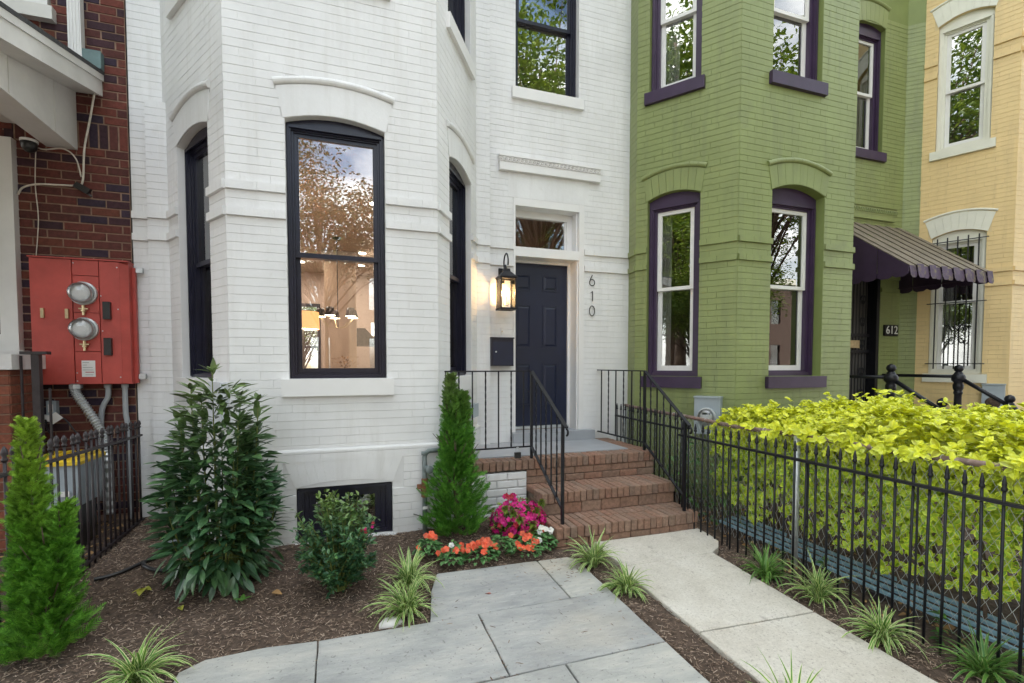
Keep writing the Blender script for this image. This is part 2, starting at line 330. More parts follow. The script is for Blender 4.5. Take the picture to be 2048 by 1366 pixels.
def wall_mesh(mb, fr, u0, u1, z0, z1, ops, out=0, reveal=.16):
    us = {u0, u1}
    for o in ops:
        n = 10 if o.rise else 1
        for k in range(n + 1): us.add(o.u0 + (o.u1 - o.u0) * k / n)
    us = sorted(u for u in us if u0 - 1e-6 <= u <= u1 + 1e-6)
    for a, b in zip(us, us[1:]):
        if b - a < 1e-5: continue
        m = (a + b) / 2; lo = (z0, z0)
        for o in sorted((o for o in ops if o.u0 < m < o.u1), key=lambda o: o.z0):
            if o.z0 > z0 + 1e-4: mb.face(fr.P(a, lo[0], out), fr.P(b, lo[1], out), fr.P(b, min(o.z0, z1), out), fr.P(a, min(o.z0, z1), out))
            lo = (o.top(a), o.top(b))
            if o.z1 < z1: mb.face(fr.P(a, lo[0], out), fr.P(b, lo[1], out), fr.P(b, lo[1], out - reveal), fr.P(a, lo[0], out - reveal))
            if o.z0 > z0: mb.face(fr.P(a, o.z0, out), fr.P(a, o.z0, out - reveal), fr.P(b, o.z0, out - reveal), fr.P(b, o.z0, out))
        if lo[0] < z1: mb.face(fr.P(a, lo[0], out), fr.P(b, lo[1], out), fr.P(b, z1, out), fr.P(a, z1, out))
    for o in ops:
        za, zb = max(o.z0, z0), min(o.z1, z1)
        mb.face(fr.P(o.u0, za, out), fr.P(o.u0, zb, out), fr.P(o.u0, zb, out - reveal), fr.P(o.u0, za, out - reveal))
        mb.face(fr.P(o.u1, za, out), fr.P(o.u1, za, out - reveal), fr.P(o.u1, zb, out - reveal), fr.P(o.u1, zb, out))
def brick_pts(u0, u1, z0, z1, pr, gv, gh, bv, bh):
    a, b, c, d = u0 + gv, u1 - gv, z0 + gh, z1 - gh
    base = [(a, c, 0), (b, c, 0), (b, d, 0), (a, d, 0)]; fr = [(a + bv, c + bh, pr), (b - bv, c + bh, pr), (b - bv, d - bh, pr), (a + bv, d - bh, pr)]
    return base + fr
BF_ = [(4, 5, 6, 7), (0, 1, 5, 4), (1, 2, 6, 5), (2, 3, 7, 6), (3, 0, 4, 7)]
class Masonry:                                       # collects the bricks of one building, then builds them
    def __init__(s, mat, course, blen, joint, jit=.0015): s.mat, s.ch, s.bl, s.joint, s.jit = mat, course, blen, joint, jit; s.b = []
    def lay(s, wall, fr, u0, u1, z0, z1, ops, zoff=0, out=0, pr=.0045, belts=(), phase=0, seed=1, skip=()):
        r = random.Random(seed); k = math.floor((z0 - zoff) / s.ch) - 1
        while True:
            za = zoff + k * s.ch; zb = za + s.ch; k += 1
            if zb <= z0 + .015: continue
            if za >= z1 - .015: break
            za, zb = max(za, z0), min(zb, z1); zm = (za + zb) / 2
            belt = any(abs(za - q) < .02 for q in belts); p = .03 if belt else pr
            blocks = sorted(x for x in ([o.span(zm) for o in ops] + [q.span(zm) for q in skip]) if x)
            segs = []; c = u0
            for x0, x1 in blocks:
                if x0 > c + .005: segs.append((c, min(x0, u1)))
                c = max(c, x1)
            if c < u1 - .005: segs.append((c, u1))
            st = (s.bl / 2 if k % 2 else 0) + phase + r.uniform(-.012, .012)
            for sa, sb in segs:
                j = math.floor((sa - st) / s.bl); cut = [sa]
                while True:
                    j += 1; x = st + j * s.bl + r.uniform(-.004, .004)
                    if x > sb - .03: break
                    if x > sa + .03: cut.append(x)
                cut.append(sb)
                for a, b in zip(cut, cut[1:]):
                    s.b.append((wall, fr, a, b, za + r.uniform(-.0010, .0014), zb + r.uniform(-.0014, .0010), out, p + r.uniform(-s.jit, s.jit)))
    def finish(s, limit=300):
        gv, gh, bv, bh = s.joint; sc = []
        for i, (wl_, fr, a, b, za, zb, out, p) in enumerate(s.b):
            x, y, z = project(fr.P((a + b) / 2, (za + zb) / 2, out))
            ok = 6 < x < 2042 and 6 < y < 1360
            x0, y0, _ = project(fr.P(a, za, out)); x1, y1, _ = project(fr.P(b, zb, out)); sc.append((abs((x1 - x0) * (y1 - y0)) if ok else 0, i))
        top = set(i for ar, i in sorted(sc, reverse=True)[:limit] if ar > 60); rest = {}; cache = {}
        for i, (wl_, fr, a, b, za, zb, out, p) in enumerate(s.b):
            if i in top:
                key = (round(b - a, 2), round(zb - za, 3), round(p, 3)); me = cache.get(key)
                if me is None:
                    w_, h_ = (b - a) / 2, (zb - za) / 2
                    m = MB().add([(x, -q, z) for x, z, q in brick_pts(-w_, w_, -h_, h_, p, gv, gh, bv, bh)], BF_); me = cache[key] = m.mesh('brick', s.mat)
                o = link('brick', me, wl_, fr.P((a + b) / 2, (za + zb) / 2, out) - wloc(wl_)); o.rotation_euler = (0, 0, fr.a)
            else:
                mb = rest.setdefault(wl_.name, (wl_, MB()))[1]
                mb.add([fr.P(u, z, out + q) for u, z, q in brick_pts(a, b, za, zb, p, gv, gh, bv, bh)], BF_)
        for wl_, mb in rest.values(): mb.build('brickwork', s.mat, wl_, kind='stuff')
def arch(house, fr, op, hood_z, mat, hmat, nv=9, spread=.06, hr=.028, nh=8, vg=.0016, vj=.0015):
    # voussoirs between the opening and the hood, then a half round hood moulding in short pieces
    root = None; hw = op.h + spread; hood = lambda u: hood_z + op.rise * max(0, 1 - ((u - op.c) / hw) ** 2)
    m = MB(); pts = [fr.P(op.c + (-1 + 2 * k / 12) * (op.h + .012), op.top(op.c + (-1 + 2 * k / 12) * op.h) + .001, 0) for k in range(13)]
    pts += [fr.P(op.c + (1 - 2 * k / 12) * hw, hood(op.c + (1 - 2 * k / 12) * hw), 0) for k in range(13)]
    for k in range(12): m.face(pts[k], pts[k + 1], pts[24 - k], pts[25 - k])
    for f in list(m.f): pass
    off = fr.n * .003; m.v = [p + off for p in m.v]
    root = m.build('window_arch', mat, house)
    for k in range(nv):
        t0, t1 = -1 + 2 * k / nv, -1 + 2 * (k + 1) / nv; g = vg
        a0, a1 = op.c + t0 * (op.h + .012) + g, op.c + t1 * (op.h + .012) - g; b0, b1 = op.c + t0 * hw + g, op.c + t1 * hw - g
        mm = MB(); mm.prism([fr.P(a0, op.top(a0) + .002, .004), fr.P(a1, op.top(a1) + .002, .004), fr.P(b1, hood(b1) - .002, .004), fr.P(b0, hood(b0) - .002, .004)], fr.n * (.006 + U(0, vj)))
        mm.build('arch_brick', mat, root)
    hb = MB(); ps = [fr.P(op.c + (-1 + 2 * k / 16) * (hw + .015), hood(op.c + (-1 + 2 * k / 16) * hw) + hr, .004) for k in range(17)]; hb.tube(ps, hr * .8, 8)
    hm = hb.build('hood_moulding', hmat, house, True)
    for k in range(nh):
        q = []
        for i in range(4):
            t = -1 + 2 * (k + .012 + .976 * i / 3) / nh; q.append(fr.P(op.c + t * (hw + .02), hood(op.c + t * hw) + hr, .008))
        MB().tube(q, hr, 12).build('moulding_brick', hmat, hm)
    return hood
def sash(house, fr, u0, u1, z0, z1, o, mat, gl, sw=.042, rb=.05, rt=.042, name='sash', th=.03):
    m = MB(); fbox(m, fr, u0, u0 + sw, z0, z1, o - th, o); fbox(m, fr, u1 - sw, u1, z0, z1, o - th, o)
    fbox(m, fr, u0 + sw, u1 - sw, z0, z0 + rb, o - th, o - .001); fbox(m, fr, u0 + sw, u1 - sw, z1 - rt, z1, o - th, o - .001)
    q = fbox  # glazing bead
    q(m, fr, u0 + sw, u0 + sw + .008, z0 + rb, z1 - rt, o - th, o - .008); q(m, fr, u1 - sw - .008, u1 - sw, z0 + rb, z1 - rt, o - th, o - .008)
    m.build(name, mat, house)
    g = MB(); fbox(g, fr, u0 + sw, u1 - sw, z0 + rb, z1 - rt, o - .020, o - .016); g.build('pane', gl, house)
def window(house, fr, op, fm, sm, gl='glass', recess=.065, meet=None, sill=None, a=.055, b=.035, curtain=None, head=.03, split=False, sw=.042, rt=.042, rbm=.06):
    u0, u1, z0, z1 = op.u0, op.u1, op.z0, op.z1; m = MB(); zc = z1 - head; r = -recess; D = .14
    fbox(m, fr, u0 + .001, u0 + a, z0 + .001, zc, r - D, r); fbox(m, fr, u1 - a, u1 - .001, z0 + .001, zc, r - D, r); fbox(m, fr, u0 + a, u1 - a, z0 + .001, z0 + a * .8, r - D, r - .001)
    fbox(m, fr, u0 + .012, u0 + a - .014, z0 + .012, zc - .004, r, r + .012); fbox(m, fr, u1 - a + .014, u1 - .012, z0 + .012, zc - .004, r, r + .012)      # brick mould bead
    n = 12; arc = [fr.P(u0 + .001 + (u1 - u0 - .002) * k / n, op.top(u0 + (u1 - u0) * k / n) - .002, r - D) for k in range(n + 1)]
    m.prism(arc + [fr.P(u1 - .001, zc - .002, r - D), fr.P(u0 + .001, zc - .002, r - D)], fr.n * D)
    zt = zc - .025
    fbox(m, fr, u0 + a - .002, u1 - a + .002, zt, zc - .002, r - D, r - .012); fbox(m, fr, u0 + .02, u1 - .02, zc - .014, zc + .010, r, r + .014)
    iu0, iu1, iz0, iz1 = u0 + a, u1 - a, z0 + a * .8, zt
    for x0, x1 in ((iu0 - .001, iu0 + b), (iu1 - b, iu1 + .001)): fbox(m, fr, x0, x1, iz0, iz1, r - D, r - .028)
    fbox(m, fr, iu0 + b, iu1 - b, iz0 - .001, iz0 + b * .6, r - D, r - .030); fbox(m, fr, iu0 + b, iu1 - b, iz1 - b * .6, iz1 + .001, r - D, r - .030)
    w_ = m.build('window', fm, house)
    su0, su1, sz0, sz1 = iu0 + b, iu1 - b, iz0 + b * .6, iz1 - b * .6
    if split:
        c = (su0 + su1) / 2; sash(w_, fr, su0, c, sz0, sz1, r - .05, sm, gl); sash(w_, fr, c + .001, su1, sz0, sz1, r - .052, sm, gl)
    else:
        mt = meet or (sz0 + sz1) / 2
        sash(w_, fr, su0, su1, mt - .02, sz1, r - .045, sm, gl, name='upper_sash', rb=.04, sw=sw, rt=rt); sash(w_, fr, su0, su1, sz0, mt + .02, r - .080, sm, gl, name='lower_sash', rt=.04, rb=rbm, sw=sw)
    if curtain:
        mat_, c0, c1, k0, k1 = curtain; cb = MB(); N = 28; zz0, zz1 = z0 + (z1 - z0) * k0, z0 + (z1 - z0) * k1; pts = []
        for i in range(N + 1):
            uu = u0 + (u1 - u0) * (c0 + (c1 - c0) * i / N); oo = r - .22 + .012 * math.sin(i * 1.9) + U(-.003, .003); pts.append((uu, oo))
        for (ua, oa), (ub, ob) in zip(pts, pts[1:]): cb.face(fr.P(ua, zz0, oa), fr.P(ub, zz0, ob), fr.P(ub, zz1, ob), fr.P(ua, zz1, oa))
        cb.build('curtain', mat_, w_)
    if sill:
        smat, dz, ov, po = sill; s_ = MB(); s_.add([], [])
        fbox(s_, fr, u0 - ov, u1 + ov, z0 - dz, z0 - .002, -recess - .02, po); s_.build('sill', smat, w_)
    return w_

# ------------------------------------------------------------------ the white house
CH = .0667; ZO = 2.685 - 40 * CH; BELTS = (2.685, 2.885)
wh = thing('white_row_house', (.85, 5.5, 0), 'white painted brick row house with three sided bay and navy front door', 'house', 'row houses')
wBL, wBF, wBR = Fr((-1.525, 5.5), (-.803, 4.32)), Fr((-.803, 4.32), (.818, 4.32)), Fr((.818, 4.32), (1.51, 5.5))
wML, wPL, wPR, wM = Fr((-1.79, 5.5), (-1.525, 5.5)), Fr((-1.65, 5.43), (-1.48, 5.43)), Fr((1.47, 5.43), (1.63, 5.43)), Fr((1.51, 5.5), (3.50, 5.5))
TOPZ = 8.6
bl_op = [Op(.345, 1.06, 1.425, 3.475, .065), Op(.345, 1.06, 4.74, 6.6)]
bf_op = [Op(.418, 1.181, 1.425, 3.475, .065), Op(.418, 1.181, 4.70, 6.6)]
br_op = [Op(.325, 1.06, 1.425, 3.475, .065), Op(.31, 1.06, 4.74, 6.6)]
bf_low = [Op(.457, 1.215, .10, .535, .04)]
m_op = [Op(.423, 1.35, .60, 3.49), Op(.453, 1.265, 4.74, 6.7)]
mas = Masonry('white_paint', CH, .212, (.0001, .0006, .0004, .0011), .0004)
HOOD = 3.715
def hoodskip(o, z=HOOD, s=.06): return [Op(o.c - o.h - s * .45, o.c + o.h + s * .45, o.z1 - .01, z + .0, o.rise), Op(o.c - o.h - s - .01, o.c + o.h + s + .01, z - .02, z + .05, o.rise)]
for fr, ops, sd_ in ((wBL, bl_op, 3), (wBF, bf_op, 4), (wBR, br_op, 5)):
    mb = MB(); wall_mesh(mb, fr, 0, fr.L, .845, TOPZ, ops); wl_ = mb.build('bay_wall', 'white_mortar', wh)
    mas.lay(wl_, fr, 0, fr.L, .855, 6.4, ops, ZO, belts=BELTS, seed=sd_, skip=hoodskip(ops[0]) + [Op(o.u0 - .05, o.u1 + .055, o.z0 - .14, o.z0) for o in ops])
    low = bf_low if fr is wBF else []
    mb = MB(); e = .018
    wall_mesh(mb, fr, -e, fr.L + e, -.2, .842, low, .03); mb.face(fr.P(-e, .842, .03), fr.P(fr.L + e, .842, .03), fr.P(fr.L, .856, -.001), fr.P(0, .856, -.001))
    w2 = mb.build('foundation_wall', 'white_mortar', wh)
    mas.lay(w2, fr, -e, fr.L + e, -.1, .838, low, ZO, out=.03, pr=.008, seed=sd_ + 40, skip=[Op(.36, 1.31, .50, .775)] if low else [])
for fr, ops, sd_, nm in ((wML, [], 6, 'front_wall'), (wPL, [], 7, 'pilaster'), (wPR, [], 8, 'pilaster'), (wM, m_op, 9, 'front_wall')):
    mb = MB(); zt = 3.95 if fr is wPL else TOPZ
    wall_mesh(mb, fr, 0, fr.L, -.2, zt, ops)
    if nm == 'pilaster':
        for u in (0, fr.L): mb.face(fr.P(u, -.2, 0), fr.P(u, zt, 0), fr.P(u, zt, -.08), fr.P(u, -.2, -.08))
        mb.face(fr.P(0, zt, 0), fr.P(fr.L, zt, 0), fr.P(fr.L, zt, -.08), fr.P(0, zt, -.08))
    wl_ = mb.build(nm, 'white_mortar', wh)
    sk = []
    if fr is wM: sk = [Op(.22, 1.56, 3.75, 3.955), Op(.39, 1.38, 3.48, 3.76), Op(.40, 1.35, 4.6, 4.75)]
    mas.lay(wl_, fr, 0, fr.L, .3, min(6.6, zt), ops, ZO, belts=BELTS, seed=sd_, skip=sk)
mas.finish()
SL = ('white_trim', .14, .055, .045)
window(wh, wBL, bl_op[0], 'navy_frame', 'navy_frame', meet=2.44, sill=SL, head=.022, a=.036, b=.018, sw=.028, rt=.030, rbm=.045)
window(wh, wBF, bf_op[0], 'navy_frame', 'navy_frame', meet=2.44, sill=SL, head=.022, a=.036, b=.018, sw=.028, rt=.030, rbm=.045)
window(wh, wBR, br_op[0], 'navy_frame', 'navy_frame', meet=2.44, sill=SL, head=.022, a=.036, b=.018, sw=.028, rt=.030, rbm=.045)
for fr, o in ((wBL, bl_op[1]), (wBF, bf_op[1]), (wBR, br_op[1])): window(wh, fr, o, 'navy_frame', 'navy_frame', sill=SL, a=.036, b=.018, sw=.028, rt=.030, rbm=.045)
window(wh, wM, m_op[1], 'navy_frame', 'navy_frame', meet=5.61, sill=('white_trim', .125, .05, .05), recess=.08, a=.036, b=.018, sw=.028, rt=.030, rbm=.045)
class LowFr(Fr): pass
lf = Fr((-.803, 4.29), (.818, 4.29))
window(wh, lf, bf_low[0], 'navy_frame', 'navy_frame', split=True, head=.02, recess=.03)
B('sill', 'white_paint', wh, (-.36, .44, 4.262, 4.33, .02, .092))
for fr, o in ((wBL, bl_op[0]), (wBF, bf_op[0]), (wBR, br_op[0])): arch(wh, fr, o, HOOD, 'white_paint', 'white_paint', vg=.0004, vj=.0003)
# splayed bricks over the basement window
ba = MB()
ro = ba.box(-.42, .48, 4.287, 4.30, .54, .76).build('basement_arch', 'white_mortar', wh)
for k in range(13):
    t0, t1 = -1 + 2 * k / 13, -1 + 2 * (k + 1) / 13; c, hb, ht = .033, .385, .47; g = .0003
    f = lambda t: .545 + .04 * (1 - t * t)
    MB().prism([(c + t0 * hb + g, 4.287, f(t0)), (c + t1 * hb - g, 4.287, f(t1)), (c + t1 * ht - g, 4.287, .772), (c + t0 * ht + g, 4.287, .772)], (0, -.003 - U(0, .0004), 0)).build('arch_brick', 'white_paint', ro)
# door, transom, surround
def opx(mb, x0, x1, z0, z1, y0, y1): return mb.box(x0, x1, y0, y1, z0, z1)
m = MB()
opx(m, 2.79, 2.858, .60, 3.487, 5.488, 5.74); opx(m, 1.934, 1.96, .60, 3.487, 5.488, 5.74); opx(m, 1.96, 2.79, 3.40, 3.487, 5.490, 5.74)
opx(m, 1.96, 2.79, 2.815, 2.925, 5.492, 5.74)
opx(m, 2.775, 2.79, .60, 2.815, 5.52, 5.74); opx(m, 2.74, 2.776, .62, 2.815, 5.70, 5.74); opx(m, 1.86, 2.74, 2.785, 2.814, 5.70, 5.74); opx(m, 1.86, 1.905, .62, 2.785, 5.70, 5.74)
opx(m, 2.70, 2.79, 2.925, 3.40, 5.66, 5.74); opx(m, 1.96, 2.70, 3.32, 3.40, 5.66, 5.74); opx(m, 1.96, 1.99, 2.925, 3.32, 5.66, 5.74); opx(m, 2.68, 2.701, 2.925, 3.32, 5.68, 5.74)
opx(m, 2.772, 2.788, 2.926, 3.40, 5.54, 5.66)
m.build('door_frame', 'white_trim', wh)
tr = MB(); tr.box(1.99, 2.68, 5.690, 5.695, 2.925, 3.32); tr.build('transom_pane', 'glass', wh)
d = MB(); d.box(1.907, 2.738, 5.722, 5.765, .775, 2.783); dr = d.build('door', 'navy_door', wh)
for x0, x1 in ((2.04, 2.246), (2.40, 2.606)):
    for z0, z1 in ((2.45, 2.655), (1.745, 2.278), (1.02, 1.555)):
        p = MB()
        # recessed moulding ring and raised field
        for (a, b_, c, e_) in ((x0, x1, z0, z0 + .018), (x0, x1, z1 - .018, z1), (x0, x0 + .018, z0 + .018, z1 - .018), (x1 - .018, x1, z0 + .018, z1 - .018)): p.box(a, b_, 5.714, 5.7235, c, e_)
        i = .045; p.add([(x0 + .026, 5.7215, z0 + .026), (x1 - .026, 5.7215, z0 + .026), (x1 - .026, 5.7215, z1 - .026), (x0 + .026, 5.7215, z1 - .026), (x0 + i, 5.714, z0 + i), (x1 - i, 5.714, z0 + i), (x1 - i, 5.714, z1 - i), (x0 + i, 5.714, z1 - i)], [(4, 5, 6, 7), (0, 1, 5, 4), (1, 2, 6, 5), (2, 3, 7, 6), (3, 0, 4, 7)])
        p.build('door_panel', 'navy_door', dr)
B('threshold', 'galv', wh, (1.907, 2.738, 5.65, 5.76, .745, .773))
li = MB(); li.box(1.757, 3.052, 5.44, 5.51, 3.775, 3.862); li.box(1.745, 3.064, 5.43, 5.51, 3.925, 3.945); lo_ = li.build('door_lintel', 'white_trim', wh)
og = MB()
for k in range(26):
    c = V(1.772 + k * .0498, 5.437, 3.893); og.tube([c + V(math.cos(t) * .020, 0, math.sin(t) * .026) for t in [i * math.pi / 5 for i in range(11)]], .0055, 5, False)
    og.lathe(c, [(.010, 0), (.008, .008), (.002, .012)], 6, (0, -1, 0)); og.tube([c + V(.025, 0, -.028), c + V(.025, -.004, .028)], .005, 5)
og.box(1.752, 3.058, 5.445, 5.51, 3.863, 3.924); og.build('carved_frieze', 'stone_white', lo_)
B('plaster_panel', 'white_paint', wh, (1.87, 2.92, 5.492, 5.51, 3.49, 3.774))
# shell of the house: party walls, back, floors, roof (encloses the rooms)
sh = MB(); sh.box(-1.79, -1.62, 5.56, 13.2, -.2, TOPZ); sh.box(3.36, 3.50, 5.56, 13.2, -.2, TOPZ); sh.box(-1.8, 3.5, 4.9, 13.25, TOPZ, TOPZ + .2)
sh.box(-.55, .55, 4.5, 4.9, TOPZ, TOPZ + .2)
sh.build('party_wall', 'room_wall', wh)
bw = MB(); fb = Fr((-1.62, 12.0), (3.36, 12.0)); wall_mesh(bw, fb, 0, fb.L, -.2, TOPZ, [Op(.55, 1.22, .95, 2.9), Op(2.32, 2.62, 2.2, 2.52)]); bw.build('rear_wall', 'room_wall', wh)
cl = MB(); cl.box(-1.62, 3.36, 5.62, 12.0, 3.60, 3.9); cl.prism([(-1.45, 5.62, 3.6), (-.76, 4.46, 3.6), (.76, 4.46, 3.6), (1.42, 5.62, 3.6)], (0, 0, .3)); cl.build('room_ceiling', 'room_wall', wh)
fl = MB(); fl.box(-1.62, 3.36, 5.62, 12.0, .50, .62); fl.prism([(-1.45, 5.62, .5), (-.76, 4.46, .5), (.76, 4.46, .5), (1.42, 5.62, .5)], (0, 0, .12)); fl.build('room_floor', 'wood_floor', wh)
pw = MB(); pw.box(1.55, 1.65, 5.75, 9.0, .62, 3.6); pw.build('hall_wall', 'room_wall', wh)
fbw = MB()
for (a, b_, c, e_) in ((-1.07, -1.0, .95, 2.9), (-.47, -.40, .95, 2.9), (-1.0, -.47, .95, 1.02), (-1.0, -.47, 2.83, 2.9), (-1.0, -.47, 1.9, 1.95)): fbw.box(a, b_, 11.97, 12.06, c, e_)
fbw.build('rear_window', 'navy_frame', wh)

# ------------------------------------------------------------------ the green house
gh_ = thing('green_row_house', (6.2, 5.5, 0), 'green painted brick row house with purple window frames and sills', 'house', 'row houses')
gS, gL, gF = Fr((3.503, 5.5), (3.454, 5.265)), Fr((3.454, 5.265), (4.065, 4.40)), Fr((4.12, 4.32), (5.87, 4.32))
gC, gR, gM = Fr((4.06, 4.40), (4.12, 4.32)), Fr((5.87, 4.32), (6.55, 5.5)), Fr((6.55, 5.5), (8.56, 5.5)); gE = Fr((8.56, 5.5), (8.72, 5.34))
sc_ = gL.L / 1.18
gl_op = [Op(.140, .755, 1.40, 3.50, .07), Op(.145, .745, 4.77, 6.7)]
gf_op = [Op(.47, 1.27, 1.405, 3.50, .09), Op(.44, 1.18, 4.77, 6.7)]
gm_op = [Op(.90, 1.50, 4.83, 6.72, .06), Op(.72, 1.56, .75, 2.95)]
mas = Masonry('green_paint', CH, .212, (.0002, .0009, .0008, .0019), .0009)
for fr, ops, sd_, nm in ((gS, [], 11, 'front_wall'), (gL, gl_op, 12, 'bay_wall'), (gC, [], 13, 'bay_corner'), (gF, gf_op, 14, 'bay_wall'), (gR, [], 15, 'bay_wall'), (gM, gm_op, 16, 'front_wall'), (gE, [], 17, 'party_pilaster')):
    mb = MB(); wall_mesh(mb, fr, 0, fr.L, -.3, TOPZ, ops); wl_ = mb.build(nm, 'green_mortar', gh_)
    sk = []
    for o in ops[:1] if fr is not gM else []:
        sk += hoodskip(o, 3.74)
    sk += [Op(o.u0 - .05, o.u1 + .05, o.z0 - .14, o.z0) for o in ops]
    mas.lay(wl_, fr, 0, fr.L, .1, 6.9, ops, ZO, belts=BELTS, seed=sd_, skip=sk)
mas.finish()
SP = ('purple_paint', .135, .045, .05)
window(gh_, gL, gl_op[0], 'purple_paint', 'vinyl_white', 'glass_old', meet=2.45, sill=SP, head=.08, curtain=('curtain', .0, .34, 0, .95))
window(gh_, gF, gf_op[0], 'purple_paint', 'vinyl_white', 'glass_old', meet=2.45, sill=SP, head=.10, curtain=('blind', .0, 1, .25, 1), recess=.11)
window(gh_, gL, gl_op[1], 'purple_paint', 'vinyl_white', 'glass_old', meet=5.62, sill=SP, curtain=('curtain', .0, .45, 0, 1))
window(gh_, gF, gf_op[1], 'purple_paint', 'vinyl_white', 'glass_old', meet=5.55, sill=SP, curtain=('curtain', .55, 1, 0, 1))
window(gh_, gM, gm_op[0], 'purple_paint', 'vinyl_white', 'glass_old', meet=5.75, sill=SP, head=.12, curtain=('curtain', .0, 1, 0, .5))
arch(gh_, gL, gl_op[0], 3.75, 'green_paint', 'green_paint', nv=8, spread=.05); arch(gh_, gF, gf_op[0], 3.74, 'green_paint', 'green_paint', nv=8, spread=.06)
arch(gh_, gM, gm_op[0], 7.0, 'green_paint', 'green_paint', nv=7, spread=.05)
li = MB(); li.box(7.15, 8.33, 5.45, 5.51, 3.79, 3.86); li.box(7.12, 8.36, 5.43, 5.51, 3.975, 3.99); lo_ = li.build('door_lintel', 'green_paint', gh_)
og = MB()
for k in range(25):
    c = V(7.14 + k * .0498, 5.437, 3.918); og.tube([c + V(math.cos(t) * .020, 0, math.sin(t) * .03) for t in [i * math.pi / 5 for i in range(11)]], .006, 5, False)
og.box(7.13, 8.35, 5.447, 5.51, 3.861, 3.974); og.build('carved_frieze', 'green_paint', lo_)
# security door with scrolls
sdm = MB(); X0, X1, Y_ = 7.29, 8.10, 5.60
for a in ((X0, X0 + .05), (X1 - .06, X1)): sdm.box(a[0], a[1], Y_, Y_ + .04, .75, 2.93)
for z in (.78, 1.72, 1.98, 2.86): sdm.box(X0 + .05, X1 - .06, Y_ + .003, Y_ + .037, z, z + .05)
gd = sdm.build('security_door', 'black_iron', gh_)
for k in range(9): MB().tube([(X0 + .12 + k * .07, Y_ + .02, .8), (X0 + .12 + k * .07, Y_ + .02, 2.88)], .008, 6).build('bar', 'black_iron', gd)
for zc in (1.05, 1.4, 1.85, 2.2, 2.55):
    for sgn in (1, -1):
        for xo in (.20, .60): MB().tube([(X0 + xo + sgn * .07 * math.cos(t) * (1 - t / 9), Y_ + .012, zc + .10 * math.sin(t) * (1 - t / 9) * 1.1) for t in [i * .5 for i in range(14)]], .007, 5).build('scroll', 'black_iron', gd)
B('mail_slot', 'brass', gd, (7.53, 7.80, 5.585, 5.602, 1.80, 1.92))
B('door', 'room_dark', gh_, (7.27, 8.11, 5.655, 5.70, .75, 2.95))
B('door_frame', 'black_iron', gh_, (8.045, 8.108, 5.50, 5.65, .75, 2.95), (7.275, 7.31, 5.51, 5.65, .75, 2.95))
sh = MB(); sh.box(3.505, 3.6, 5.6, 12, -.2, TOPZ - .01); sh.box(8.5, 8.7, 5.75, 12, -.2, TOPZ - .01); sh.box(3.5, 8.74, 5.0, 12, TOPZ - .01, TOPZ + .2); sh.box(3.6, 8.5, 11.8, 12, -.2, TOPZ - .01); sh.box(3.6, 8.5, 5.62, 11.8, 3.7, 4.2); sh.box(3.6, 8.5, 5.62, 11.8, .3, .6)
sh.prism([(4.2, 4.5, TOPZ), (5.8, 4.5, TOPZ), (5.8, 5.0, TOPZ), (4.2, 5.0, TOPZ)], (0, 0, .2)); sh.build('party_wall', 'room_dark', gh_)

# ------------------------------------------------------------------ the yellow house
ye = thing('yellow_row_house', (10.5, 5.4, 0), 'yellow painted brick row house with cream window surrounds at the right edge', 'house', 'row houses')
yL, yF = Fr((8.72, 5.34), (9.13, 4.36)), Fr((9.13, 4.36), (10.9, 4.30))
sy = yL.L
yl_op = [Op(.16, .78, 1.395, 3.50, .08), Op(.16, .78, 4.83, 6.72, .08)]
mas = Masonry('yellow_paint', CH, .212, (.0002, .0006, .0005, .0013), .0005)
for fr, ops, sd_ in ((yL, yl_op, 21), (yF, [], 22)):
    mb = MB(); wall_mesh(mb, fr, 0, fr.L, -.3, TOPZ, ops); wl_ = mb.build('bay_wall', 'yellow_mortar', ye)
    sk = []
    for o in ops: sk += [Op(o.c - o.h - .05, o.c + o.h + .05, o.z1 - .01, o.z1 + .27, .08), Op(o.u0 - .06, o.u1 + .06, o.z0 - .13, o.z0)]
    mas.lay(wl_, fr, 0, fr.L, .1, 7.4, ops, ZO, belts=BELTS + (5.952, 6.152), seed=sd_, skip=sk, pr=.005)
mas.finish()
for o, mt in ((yl_op[0], 2.5), (yl_op[1], 5.73)):
    window(ye, yL, o, 'cream_paint', 'vinyl_white', 'glass_old', meet=mt, sill=('cream_paint', .13, .06, .05), head=.08, recess=.05, curtain=('curtain', 0, .4, 0, 1) if mt < 3 else None)
    arch(ye, yL, o, o.z1 + .265, 'cream_paint', 'cream_paint', nv=8, spread=.09, hr=.018)
sh = MB(); sh.box(8.76, 8.85, 5.5, 12, -.2, TOPZ - .02); sh.box(8.75, 14, 5.0, 12, TOPZ - .02, TOPZ + .2); sh.box(8.85, 14, 11.8, 12, -.2, TOPZ - .02); sh.box(8.85, 14, 5.62, 11.8, 3.7, 4.2); sh.box(13.8, 14, 4.3, 12, -.2, TOPZ); sh.box(10.9, 13.8, 4.32, 4.5, -.2, TOPZ); sh.build('party_wall', 'room_dark', ye)
